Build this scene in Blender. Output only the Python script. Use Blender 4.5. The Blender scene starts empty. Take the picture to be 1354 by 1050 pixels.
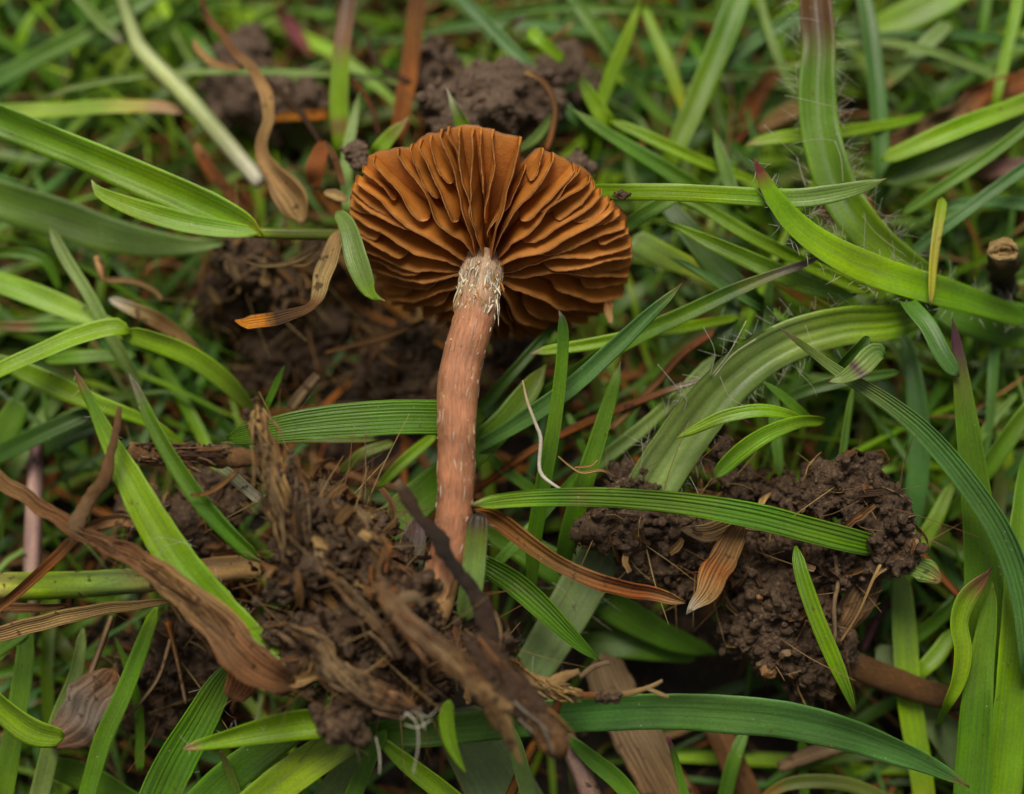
import bpy, bmesh, math, random
import numpy as np
from mathutils import Vector, noise as mnoise

rnd = random.Random(7)
nrg = np.random.default_rng(11)
sc = bpy.context.scene
sc.unit_settings.scale_length = 0.01          # one unit is one centimetre

# ------------------------------------------------------------------ camera, sky, sun, exposure
TH = math.radians(68)                          # camera looks this far below the horizontal
D = 26.0                                       # distance to the plane of focus
BACK = 3.2                                     # soil lies this far behind it at the centre
FW = np.array((0, math.cos(TH), -math.sin(TH))); UP = np.array((0, math.sin(TH), math.cos(TH))); RT = np.array((1.0, 0, 0))
CAM = -FW * (D + BACK)
cd = bpy.data.cameras.new('camera'); cam = bpy.data.objects.new('camera', cd); sc.collection.objects.link(cam)
cam.location = CAM; cam.rotation_euler = (math.pi / 2 - TH, 0, 0)
cd.sensor_fit = 'HORIZONTAL'; cd.sensor_width = 36; cd.lens = 36 * D / 13.54
cd.clip_start = 0.5; cd.clip_end = 3000
cd.dof.use_dof = True; cd.dof.focus_distance = D - 0.30
cd.dof.aperture_fstop = cd.lens * 1e-3 / (2 * 0.47)
sc.camera = cam

SUN_EL, SUN_AZ = math.radians(70), math.radians(-16)     # azimuth from +y towards +x
w = bpy.data.worlds.new('World'); sc.world = w; w.use_nodes = True
nt = w.node_tree; nt.nodes.clear()
sky = nt.nodes.new('ShaderNodeTexSky'); sky.sky_type = 'NISHITA'; sky.sun_disc = False
sky.sun_elevation = SUN_EL; sky.sun_rotation = SUN_AZ; sky.air_density = 1.0; sky.dust_density = 6.0; sky.ozone_density = 0.3
hs = nt.nodes.new('ShaderNodeHueSaturation'); hs.inputs['Saturation'].default_value = 0.08
bg = nt.nodes.new('ShaderNodeBackground'); bg.inputs[1].default_value = 0.05
wo = nt.nodes.new('ShaderNodeOutputWorld')
nt.links.new(sky.outputs[0], hs.inputs['Color']); nt.links.new(hs.outputs[0], bg.inputs[0]); nt.links.new(bg.outputs[0], wo.inputs[0])
sl = bpy.data.lights.new('sun', 'SUN'); sl.energy = 2.4; sl.angle = math.radians(26); sl.color = (1.0, 0.92, 0.76)
so = bpy.data.objects.new('sun', sl); sc.collection.objects.link(so)
sd = Vector((math.sin(SUN_AZ) * math.cos(SUN_EL), math.cos(SUN_AZ) * math.cos(SUN_EL), math.sin(SUN_EL)))
so.rotation_euler = sd.to_track_quat('Z', 'Y').to_euler(); so.location = sd * 60
sc.view_settings.view_transform = 'Standard'; sc.view_settings.look = 'None'
sc.view_settings.exposure = 0.30; sc.view_settings.gamma = 1.0; sc.view_settings.use_curve_mapping = False
sc.render.engine = 'CYCLES'
sc.cycles.use_denoising = True
sc.cycles.max_bounces = 7; sc.cycles.diffuse_bounces = 4; sc.cycles.transmission_bounces = 4; sc.cycles.caustics_reflective = False; sc.cycles.caustics_refractive = False

# ------------------------------------------------------------------ helpers
def P(px, py, d=0.0):
    """the point seen at a place in the photograph, d cm in front of the plane of focus"""
    u, v, k = (px - 677) / 100, (525 - py) / 100, (D - d) / D
    return CAM + FW * (D - d) + RT * (u * k) + UP * (v * k)
def nz(p, f=1.0, o=0.0):
    return mnoise.noise(Vector((p[0] * f + o, p[1] * f - o, p[2] * f + 2 * o)))
def gz(x, y):
    z = 0.30 * mnoise.noise(Vector((x * .35, y * .35, 3.1))) + 0.16 * mnoise.noise(Vector((x * 1.1, y * 1.1, 7.7)))
    return z - 0.32 * min(max(-y - 0.6, 0), 6.5)
def unit(v):
    return v / (np.linalg.norm(v) + 1e-12)

def link(o, parent=None):
    sc.collection.objects.link(o)
    if parent is not None:
        o.parent = parent
    return o
def tag(o, label=None, cat=None, group=None, kind=None):
    for k, v in (('label', label), ('category', cat), ('group', group), ('kind', kind)):
        if v: o[k] = v
    return o
def mk(name, V, F, mat, parent=None, col=None, bl=None, origin=None, smooth=True):
    V = np.asarray(V, dtype=np.float64)
    if origin is None: origin = np.zeros(3)
    base = origin
    if parent is not None:
        pp = parent
        off = np.zeros(3)
        while pp is not None:
            off = off + np.array(pp.location); pp = pp.parent
    else:
        off = np.zeros(3)
    me = bpy.data.meshes.new(name)
    me.from_pydata((V - base).tolist() if True else V, [], F if isinstance(F, list) else F.tolist())
    if smooth: me.polygons.foreach_set('use_smooth', np.ones(len(me.polygons), dtype=bool))
    n = len(V)
    if col is not None:
        col = np.asarray(col); c = np.ones((n, 4), dtype=np.float32); c[:, :col.shape[1]] = col
        a = me.attributes.new('col', 'FLOAT_COLOR', 'POINT'); a.data.foreach_set('color', c.ravel())
    if bl is not None:
        a = me.attributes.new('bl', 'FLOAT_VECTOR', 'POINT'); a.data.foreach_set('vector', np.asarray(bl, dtype=np.float32).ravel())
    if mat: me.materials.append(mat)
    me.update()
    o = bpy.data.objects.new(name, me); o.location = base - off
    return link(o, parent)
def empty(name, loc):
    o = bpy.data.objects.new(name, None); o.empty_display_size = 0.3; o.location = loc
    return link(o)

def cat_rom(pts, n):
    """smooth curve through the rows of pts, n samples evenly along its length; returns samples and parameter 0..1"""
    p = np.asarray(pts, float)
    p = np.vstack([2 * p[0] - p[1], p, 2 * p[-1] - p[-2]])
    out = []
    for i in range(1, len(p) - 2):
        t = np.linspace(0, 1, 24, endpoint=False)[:, None]
        a, b, c, d_ = p[i - 1], p[i], p[i + 1], p[i + 2]
        out.append(0.5 * (2 * b + (c - a) * t + (2 * a - 5 * b + 4 * c - d_) * t ** 2 + (3 * b - a - 3 * c + d_) * t ** 3))
    out = np.vstack(out + [p[-2][None]])
    s = np.r_[0, np.cumsum(np.linalg.norm(np.diff(out[:, :3], axis=0), axis=1))]
    q = np.linspace(0, s[-1], n)
    return np.stack([np.interp(q, s, out[:, k]) for k in range(out.shape[1])], 1), s[-1]

PAL = dict(
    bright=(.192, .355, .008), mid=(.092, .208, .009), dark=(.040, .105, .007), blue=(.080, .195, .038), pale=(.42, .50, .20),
    greyg=(.185, .285, .062), yel=(.38, .36, .025), lime=(.225, .375, .015), olive=(.13, .17, .02), hair=(.215, .295, .105),
    tan=(.36, .22, .085), straw=(.42, .29, .12), brown=(.195, .098, .036), dbrown=(.065, .036, .020), rust=(.26, .090, .022), orange=(.46, .17, .02),
    purple=(.11, .045, .06), red=(.16, .03, .03), pink=(.42, .26, .22), grey=(.18, .15, .115), white=(.62, .58, .46), wood=(.23, .15, .08), magenta=(.36, .10, .12), cream=(.88, .78, .58), black=(.025, .018, .014), rbrown=(.110, .050, .014))
def ramp(stops, t):
    if isinstance(stops, str): stops = [(0, stops)]
    ts = [s[0] for s in stops]; cs = np.array([PAL[s[1]] for s in stops])
    return np.stack([np.interp(t, ts, cs[:, k]) for k in range(3)], -1)

# ------------------------------------------------------------------ materials
def newmat(name):
    m = bpy.data.materials.new(name); m.use_nodes = True
    t = m.node_tree; t.nodes.clear()
    return m, t
class N:
    """small wrapper that adds nodes to a tree and links them"""
    def __init__(s, t): s.t = t
    def __call__(s, typ, ins=None, **kw):
        n = s.t.nodes.new(typ)
        for k, v in kw.items(): setattr(n, k, v)
        for k, v in (ins or {}).items():
            if isinstance(v, bpy.types.NodeSocket): s.t.links.new(v, n.inputs[k])
            else: n.inputs[k].default_value = v
        return n
    def math(s, op, a, b=None, clamp=False):
        n = s.t.nodes.new('ShaderNodeMath'); n.operation = op; n.use_clamp = clamp
        for i, v in enumerate((a, b)):
            if v is None: continue
            if isinstance(v, bpy.types.NodeSocket): s.t.links.new(v, n.inputs[i])
            else: n.inputs[i].default_value = v
        return n.outputs[0]
    def remap(s, v, a, b, c, d_):
        n = s('ShaderNodeMapRange', {0: v, 1: a, 2: b, 3: c, 4: d_}); return n.outputs[0]
    def mul(s, col, f):
        n = s('ShaderNodeVectorMath', {0: col}, operation='SCALE'); s.t.links.new(f, n.inputs[3]); return n.outputs[0]
    def mix(s, f, a, b):
        n = s('ShaderNodeMix', data_type='RGBA')
        for i, v in ((0, f), (6, a), (7, b)):
            if isinstance(v, bpy.types.NodeSocket): s.t.links.new(v, n.inputs[i])
            else: n.inputs[i].default_value = v
        return n.outputs[2]

def blade_mat(name, rough, spec, transl, spots, spotcol, grain, bumpd):
    m, t = newmat(name); n = N(t)
    bl = n('ShaderNodeAttribute', attribute_name='bl'); col = n('ShaderNodeAttribute', attribute_name='col')
    sep = n('ShaderNodeSeparateXYZ', {0: bl.outputs['Vector']}); U, V, E = sep.outputs
    pos = n('ShaderNodeNewGeometry').outputs['Position']
    wob = n('ShaderNodeTexNoise', {'Vector': n('ShaderNodeCombineXYZ', {0: n.math('MULTIPLY', U, .8), 1: n.math('MULTIPLY', V, .12)}).outputs[0], 'Scale': 1.0, 'Detail': 2.0}).outputs[0]
    rs = col.outputs['Alpha']
    rib = n.remap(n.math('SINE', n.math('MULTIPLY', n.math('ADD', U, n.math('MULTIPLY', wob, 1.3)), 6.2832)), -1, 1, 0, 1)
    sv = n('ShaderNodeCombineXYZ', {0: n.math('MULTIPLY', U, 1.3), 1: n.math('MULTIPLY', V, 0.55)}).outputs[0]
    streak = n('ShaderNodeTexNoise', {'Vector': n('ShaderNodeVectorMath', {0: sv, 1: n('ShaderNodeVectorMath', {0: pos, 1: (.05, .05, .05)}, operation='MULTIPLY').outputs[0]}, operation='ADD').outputs[0], 'Scale': 2.2, 'Detail': 3.0}).outputs[0]
    big = n('ShaderNodeTexNoise', {'Vector': pos, 'Scale': 0.9, 'Detail': 3.0}).outputs[0]
    fine = n('ShaderNodeTexNoise', {'Vector': pos, 'Scale': 26.0, 'Detail': 2.0}).outputs[0]
    ribc = n.math('ADD', 1.0, n.math('MULTIPLY', rs, n.remap(rib, 0, 1, -grain, grain * .5)))
    f = n.math('MULTIPLY', ribc, n.remap(streak, .3, .7, 1 - grain, 1 + grain))
    f = n.math('MULTIPLY', f, n.remap(big, .3, .7, .74, 1.22))
    f = n.math('MULTIPLY', f, n.remap(fine, .3, .7, .90, 1.10))
    f = n.math('MULTIPLY', f, n.remap(E, .86, 1.0, 1.0, 1.30))
    c = n.mul(col.outputs['Color'], f)
    # drift of hue from place to place, a few brown marks
    hue = n('ShaderNodeTexNoise', {'Vector': pos, 'Scale': 0.55, 'Detail': 2.0}).outputs[0]
    hsv = n('ShaderNodeHueSaturation', {'Hue': n.remap(hue, .3, .7, .485, .512), 'Saturation': n.remap(streak, .3, .7, .92, 1.06), 'Color': c})
    sp = n('ShaderNodeTexNoise', {'Vector': pos, 'Scale': 5.5, 'Detail': 4.0}).outputs[0]
    c = n.mix(n.remap(sp, spots, spots + .05, 0, .8), hsv.outputs[0], spotcol)
    dv = n('ShaderNodeTexVoronoi', {'Vector': pos, 'Scale': 7.0, 'Randomness': 1.0})
    dn = n('ShaderNodeTexNoise', {'Vector': pos, 'Scale': 1.1, 'Detail': 1.0}).outputs[0]
    dust = n.math('MULTIPLY', n.remap(dv.outputs['Distance'], .05, .09, 1, 0), n.remap(dn, .45, .6, 0, .75))
    c = n.mix(dust, c, n.mix(n.math('GREATER_THAN', n('ShaderNodeSeparateColor', {0: dv.outputs['Color']}).outputs[0], .45), (.09, .055, .03, 1), (.50, .46, .34, 1)))
    h = n.math('ADD', n.math('MULTIPLY', rib, rs), n.math('ADD', n.math('MULTIPLY', fine, .35), n.math('MULTIPLY', streak, .5)))
    bump = n('ShaderNodeBump', {'Height': h, 'Distance': bumpd, 'Strength': 0.7}).outputs[0]
    pb = n('ShaderNodeBsdfPrincipled', {'Base Color': c, 'Roughness': rough, 'Specular IOR Level': spec, 'Normal': bump})
    tr = n('ShaderNodeBsdfTranslucent', {'Color': n('ShaderNodeHueSaturation', {'Hue': .485, 'Saturation': 1.1, 'Value': 1.35, 'Color': c}).outputs[0], 'Normal': bump})
    mx = n('ShaderNodeMixShader', {0: transl, 1: pb.outputs[0], 2: tr.outputs[0]})
    n('ShaderNodeOutputMaterial', {0: mx.outputs[0]})
    return m
M = {}
M['grass'] = blade_mat('grass_leaf', .38, .36, .24, .70, (.10, .06, .02, 1), .16, .012)
M['dry'] = blade_mat('dry_leaf', .7, .14, .15, .62, (.06, .032, .015, 1), .42, .02)

def soil_mat(name, c1, c2, c3, scale=1.0):
    m, t = newmat(name); n = N(t)
    pos = n('ShaderNodeNewGeometry').outputs['Position']
    a = n('ShaderNodeTexNoise', {'Vector': pos, 'Scale': 1.6 * scale, 'Detail': 6.0, 'Roughness': .65}).outputs[0]
    b = n('ShaderNodeTexNoise', {'Vector': pos, 'Scale': 14.0 * scale, 'Detail': 5.0, 'Roughness': .7}).outputs[0]
    vo = n('ShaderNodeTexVoronoi', {'Vector': pos, 'Scale': 16.0 * scale}).outputs[0]
    c = n.mix(n.remap(a, .35, .65, 0, 1), c1, c2)
    c = n.mix(n.remap(b, .52, .70, 0, .75), c, c3)
    c = n.mul(c, n.remap(b, .3, .7, .65, 1.25))
    h = n.math('ADD', b, n.math('MULTIPLY', vo, .35))
    bump = n('ShaderNodeBump', {'Height': h, 'Distance': .10, 'Strength': 1.0}).outputs[0]
    pb = n('ShaderNodeBsdfPrincipled', {'Base Color': c, 'Roughness': n.remap(b, .3, .7, .42, .9), 'Specular IOR Level': .4, 'Normal': bump})
    n('ShaderNodeOutputMaterial', {0: pb.outputs[0]})
    return m
M['soil'] = soil_mat('dark_soil', (.016, .010, .006, 1), (.034, .021, .012, 1), (.060, .037, .021, 1))
M['clod'] = soil_mat('moist_clod', (.070, .041, .023, 1), (.135, .081, .045, 1), (.26, .165, .092, 1))
M['greyclod'] = soil_mat('drier_grey_clod', (.135, .085, .055, 1), (.21, .138, .092, 1), (.31, .215, .145, 1))

def attr_mat(name, rough, spec, nscale, amt, bumpd, stretch=None, sss=0.0, transl=0.0, blotch=.18):
    m, t = newmat(name); n = N(t)
    col = n('ShaderNodeAttribute', attribute_name='col').outputs['Color']
    if stretch:
        bl = n('ShaderNodeAttribute', attribute_name='bl').outputs['Vector']
        vec = n('ShaderNodeVectorMath', {0: bl, 1: stretch}, operation='MULTIPLY').outputs[0]
    else:
        vec = n('ShaderNodeNewGeometry').outputs['Position']
    a = n('ShaderNodeTexNoise', {'Vector': vec, 'Scale': nscale, 'Detail': 5.0, 'Roughness': .6}).outputs[0]
    pos = n('ShaderNodeNewGeometry').outputs['Position']
    b = n('ShaderNodeTexNoise', {'Vector': pos, 'Scale': 2.3, 'Detail': 3.0}).outputs[0]
    g = n('ShaderNodeTexNoise', {'Vector': pos, 'Scale': 45.0, 'Detail': 2.0}).outputs[0]
    f = n.math('MULTIPLY', n.remap(a, .3, .7, 1 - amt, 1 + amt), n.remap(b, .3, .7, 1 - blotch, 1 + blotch))
    c = n.mul(col, f)
    h = n.math('ADD', a, n.math('MULTIPLY', g, .35))
    bump = n('ShaderNodeBump', {'Height': h, 'Distance': bumpd, 'Strength': .7}).outputs[0]
    pb = n('ShaderNodeBsdfPrincipled', {'Base Color': c, 'Roughness': rough, 'Specular IOR Level': spec, 'Normal': bump})
    if sss:
        pb.inputs['Subsurface Weight'].default_value = sss; pb.inputs['Subsurface Radius'].default_value = (.12, .05, .02); pb.inputs['Subsurface Scale'].default_value = 1.0
    last = pb.outputs[0]
    if transl:
        tr = n('ShaderNodeBsdfTranslucent', {'Color': c}); last = n('ShaderNodeMixShader', {0: transl, 1: pb.outputs[0], 2: tr.outputs[0]}).outputs[0]
    n('ShaderNodeOutputMaterial', {0: last})
    return m
M['gill'] = attr_mat('gill_flesh', .62, .28, 5.0, .14, .012, transl=.32)
M['cap'] = attr_mat('cap_flesh', .6, .3, 6.0, .18, .02)
M['stem'] = attr_mat('stem_flesh', .5, .35, 5.0, .34, .03, stretch=(9.0, 1.0, 1.0), sss=.12, blotch=.34)
M['fibre'] = attr_mat('fibre', .7, .2, 12.0, .15, .004, transl=.2)
M['bark'] = attr_mat('rotting_bark', .7, .3, 7.0, .62, .09, stretch=(5.0, 1.4, 1.0))

# ------------------------------------------------------------------ builders
def frame_along(c, roll, twist, ref=None):
    T = np.gradient(c, axis=0); T /= np.linalg.norm(T, axis=1)[:, None] + 1e-9
    ref = -FW if ref is None else ref
    Nn = ref - (T @ ref)[:, None] * T
    Nn /= np.linalg.norm(Nn, axis=1)[:, None] + 1e-9
    B = np.cross(T, Nn)
    a = roll + twist * np.linspace(0, 1, len(c)) - twist * .5
    ca, sa = np.cos(a)[:, None], np.sin(a)[:, None]
    N2 = Nn * ca + B * sa; B2 = B * ca - Nn * sa
    return T, N2, B2

BLADES = {}
def sheet(pts, stops, fold=.18, roll=0.0, twist=0.0, ribs=7, cols=8, seg=None, thick=.022, wave=.05, crumple=0.0, relief=0.0, torn=0.025, seed=None, ribk=None, taper=True):
    """a leaf of real thickness along points (px, py, d, width in px); returns arrays for mk()"""
    seed = rnd.random() * 50 if seed is None else seed
    C = np.array([np.r_[P(x, y, d), w_ / 100] for x, y, d, w_ in pts])
    L0 = np.sum(np.linalg.norm(np.diff(C[:, :3], axis=0), axis=1))
    seg = seg or int(min(90, max(18, L0 * 11)))
    S, L = cat_rom(C, seg + 1)
    c, wd = S[:, :3], np.maximum(S[:, 3], .02)
    if taper:
        ss = np.linspace(0, L, seg + 1); tl = min(.22, .06 * L)
        k = np.clip(np.minimum(ss, L - ss) / tl, 0, 1); wd = wd * (.25 + .75 * k)
    T, Nn, B = frame_along(c, roll, twist)
    u = np.linspace(-1, 1, cols + 1)
    prof = np.abs(u) * fold * .8 + (u ** 2) * fold * .4                         # V fold with a soft channel
    V, col, bl = [], [], []
    tt = np.linspace(0, 1, seg + 1)
    for side in (1, -1):
        for i in range(seg + 1):
            hw = wd[i] / 2
            for j, uu in enumerate(u):
                e = 1 - abs(uu) ** 3
                hgt = prof[j] * hw
                if wave: hgt += wave * uu * abs(uu) * mnoise.noise(Vector((tt[i] * L * 1.3, seed, uu)))
                jj = 0.0
                if torn: jj = torn * mnoise.noise(Vector((tt[i] * L * 5, uu * 3, seed)))
                p = c[i] + B[i] * (uu * hw * (1 + jj)) + Nn[i] * (hgt + side * thick * .5 * (e * .8 + .2))
                if relief: p = p + Nn[i] * (side * relief * (.7 + .5 * mnoise.noise(Vector((uu * ribs, seed, tt[i] * 2)))) * math.sin(uu * ribs * math.pi + 2.6 * mnoise.noise(Vector((uu * 2.5, seed, tt[i] * 1.5)))))
                if crumple: p = p + Nn[i] * (crumple * nz(c[i] + B[i] * uu * hw, 3.0, seed)) + B[i] * (crumple * .6 * nz(c[i], 2.2, seed + 9))
                V.append(p); bl.append((uu * ribs * .5 + .25, tt[i] * L + seed, abs(uu)))
    col = np.repeat(ramp(stops, tt), cols + 1, axis=0); col = np.vstack([col, col]); col = np.hstack([col, np.full((len(col), 1), ribk if ribk is not None else (.9 if relief else .22))])
    n = cols + 1; off = (seg + 1) * n; F = []
    for i in range(seg):
        for j in range(cols):
            a = i * n + j
            F.append((a, a + 1, a + n + 1, a + n)); F.append((off + a, off + a + n, off + a + n + 1, off + a + 1))
        a, b = i * n, i * n + cols
        F.append((a, a + n, off + a + n, off + a)); F.append((b, off + b, off + b + n, b + n))
    for j in range(cols):
        F.append((j, off + j, off + j + 1, j + 1)); a = seg * n + j
        F.append((a, a + 1, off + a + 1, off + a))
    return np.array(V), F, col, np.array(bl), (c, wd, T, Nn, B)

def rooted(pts, end=-1):
    """lead the named end of a traced leaf on down to the soil"""
    x, y, d, w_ = pts[end]; x0, y0, d0, _ = pts[-2 if end == -1 else 1]
    p = P(x, y, d); ln = math.hypot(x - x0, y - y0) + 1e-6
    x1, y1 = x + (x - x0) / ln * 22, y + (y - y0) / ln * 22
    q = P(x1, y1, d); h = max(q[2] - gz(q[0], q[1]), .15)
    e1 = (x1, y1, d - h * .35, w_ * .9); e2 = (x + (x1 - x) * 1.6, y + (y1 - y) * 1.6, d - h * 1.05, w_ * .7)
    return list(pts) + [e1, e2] if end == -1 else [e2, e1] + list(pts)

def leaf(label, pts, stops, name='grass_leaf', cat='grass blade', group='grass blades', mat='grass', root=None, hairs=None, **kw):
    if root == 'end': pts = rooted(pts, -1)
    if root == 'start': pts = rooted(pts, 0)
    kw.setdefault('ribk', .7 if mat == 'dry' else None); kw.setdefault('roll', rnd.uniform(-.25, .25)); kw.setdefault('twist', rnd.uniform(-.25, .25))
    V, F, col, bl, fr = sheet(pts, stops, **kw)
    o = mk(name, V, F, M[mat], None, col, bl, origin=fr[0][0].copy())
    tag(o, label, cat, group)
    if hairs: hair_set(o, fr, *hairs)
    return o

def tube_mesh(paths, sides=3, seed=0.0, rough=0.0, flat=1.0):
    """several tubes: each a list of (point, radius) rows and a colour-stop list"""
    V, F, col, bl = [], [], [], []
    for rows, stops, n in paths:
        S, L = cat_rom(np.array(rows), n + 1)
        c, r = S[:, :3], np.maximum(S[:, 3], .0015)
        T, Nn, B = frame_along(c, 0, 0)
        cc = ramp(stops, np.linspace(0, 1, n + 1)); b0 = len(V)
        for i in range(n + 1):
            for k in range(sides):
                a = 2 * math.pi * k / sides
                dirv = B[i] * math.cos(a) + Nn[i] * (math.sin(a) * flat)
                rr = r[i]
                if rough: rr *= 1 + rough * (nz(c[i] + dirv * r[i], 3.2, seed) * 1.2 + nz(c[i] + dirv * r[i], 9.0, seed) * .8 + nz(c[i] + dirv * r[i], 24.0, seed) * .45)
                V.append(c[i] + dirv * rr); col.append(cc[i]); bl.append((k / sides if k <= sides / 2 else 1 - k / sides, L * i / n, 0))
        for i in range(n):
            for k in range(sides):
                a, b = b0 + i * sides + k, b0 + i * sides + (k + 1) % sides
                F.append((a, b, b + sides, a + sides))
        F.append(tuple(b0 + k for k in range(sides))[::-1]); F.append(tuple(b0 + n * sides + k for k in range(sides)))
    return np.array(V), F, np.array(col), np.array(bl)
def rows_px(pts): return [np.r_[P(x, y, d), w_ / 200] for x, y, d, w_ in pts]

def hair_set(o, fr, n, ln, where='edge', extra=()):
    c, wd, T, Nn, B = fr; paths = []
    for _ in range(n):
        i = rnd.randrange(1, len(c) - 1); s = rnd.choice((-1, 1)); uu = s if where == 'edge' else rnd.uniform(-1, 1)
        p = c[i] + B[i] * uu * wd[i] / 2 + Nn[i] * .02
        dv = unit(B[i] * s * rnd.uniform(.2, 1) + T[i] * rnd.uniform(-.9, .9) + Nn[i] * rnd.uniform(.05, .6)); l = ln * rnd.uniform(.3, 1.2)
        k = np.array([rnd.uniform(-1, 1) for _ in range(3)]) * .35 * l
        r = rnd.uniform(.0022, .0042)
        paths.append(([np.r_[p, r], np.r_[p + dv * l * .5 + k * .5, r * .8], np.r_[p + dv * l + k * 1.3 - Nn[i] * .2 * l, r * .4]], 'white', 6))
    for pts in extra: paths.append(([np.r_[q[:3], q[3] * .6] for q in rows_px(pts)], 'white', 12))
    V, F, col, bl = tube_mesh(paths)
    tag(mk('hairs', V, F, M['fibre'], o, col, bl, origin=c[0].copy()), kind='stuff')

def stalk(label, pts, stops, name, cat, group=None, mat='dry', sides=12, rough=.06, flat=.8, branches=(), root=None):
    if root == 'end': pts = rooted(pts, -1)
    if root == 'start': pts = rooted(pts, 0)
    L = sum(math.hypot(a[0] - b[0], a[1] - b[1]) for a, b in zip(pts, pts[1:])) / 100
    paths = [(rows_px(pts), stops, int(min(160, max(16, L * (40 if rough >= .15 else 14)))))]
    for b in branches: paths.append((rows_px(b[0]), b[1], 20))
    V, F, col, bl = tube_mesh(paths, sides, rnd.random() * 40, rough, flat)
    bl[:, 0] *= 3
    o = mk(name, V, F, M[mat], None, col, bl, origin=P(*pts[0][:3]))
    return tag(o, label, cat, group)

def fray(o, pts, cols_, n, spread, width, crumbs=0):
    """loose fibres along a torn sheath or root, and soil stuck to it"""
    rows = np.array(rows_px(pts)); S, L = cat_rom(rows, 60); T, Nn, B = frame_along(S[:, :3], 0, 0); paths = []
    for _ in range(n):
        i = rnd.randrange(0, 46); j = min(59, i + rnd.randrange(8, 30)); off = rnd.uniform(-1, 1); r = width * rnd.uniform(.4, 1.2) / 200; dr = rnd.uniform(-.5, .5); lift = rnd.uniform(.0, .10)
        pr = []
        for q, k in enumerate(np.linspace(i, j, 5).astype(int)):
            pr.append(np.r_[S[k, :3] + B[k] * (off + dr * q / 4 * (1 + q * .2)) * S[k, 3] * spread + Nn[k] * (S[k, 3] * .5 * (1 - min(1, abs(off))) + lift * (1 if q < 4 else 1.6) + rnd.uniform(-.02, .03)), r * (1 if q < 4 else .3)])
        paths.append((pr, rnd.choice(cols_), 12))
    V, F, col, bl = tube_mesh(paths, 5, rnd.random() * 30, .3, .5)
    col = np.hstack([col * nrg.uniform(.7, 1.1, (len(col), 1)), np.full((len(col), 1), .3)])
    tag(mk('frayed_strands', V, F, M['dry'], o, col, bl, origin=np.array(o.location)), kind='stuff')
    if crumbs:
        V, F = [], []; iv, fc = ico(1)
        for _ in range(crumbs):
            k = rnd.randrange(60); r = rnd.choice((.010, .014, .02, .03, .04)); s2 = rnd.random() * 30; b0 = len(V)
            p = S[k, :3] + B[k] * rnd.uniform(-1, 1) * S[k, 3] + Nn[k] * rnd.uniform(.0, .1)
            sx = np.array([rnd.uniform(.6, 1.3) for _ in range(3)])
            for v in iv: V.append(p + v * sx * r * (1 + .5 * nz(v, 1.6, s2)))
            F += [[b0 + q for q in f] for f in fc]
        tag(mk('crumbs', V, F, M['clod'], o, origin=np.array(o.location)), kind='stuff')
    return o

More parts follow.
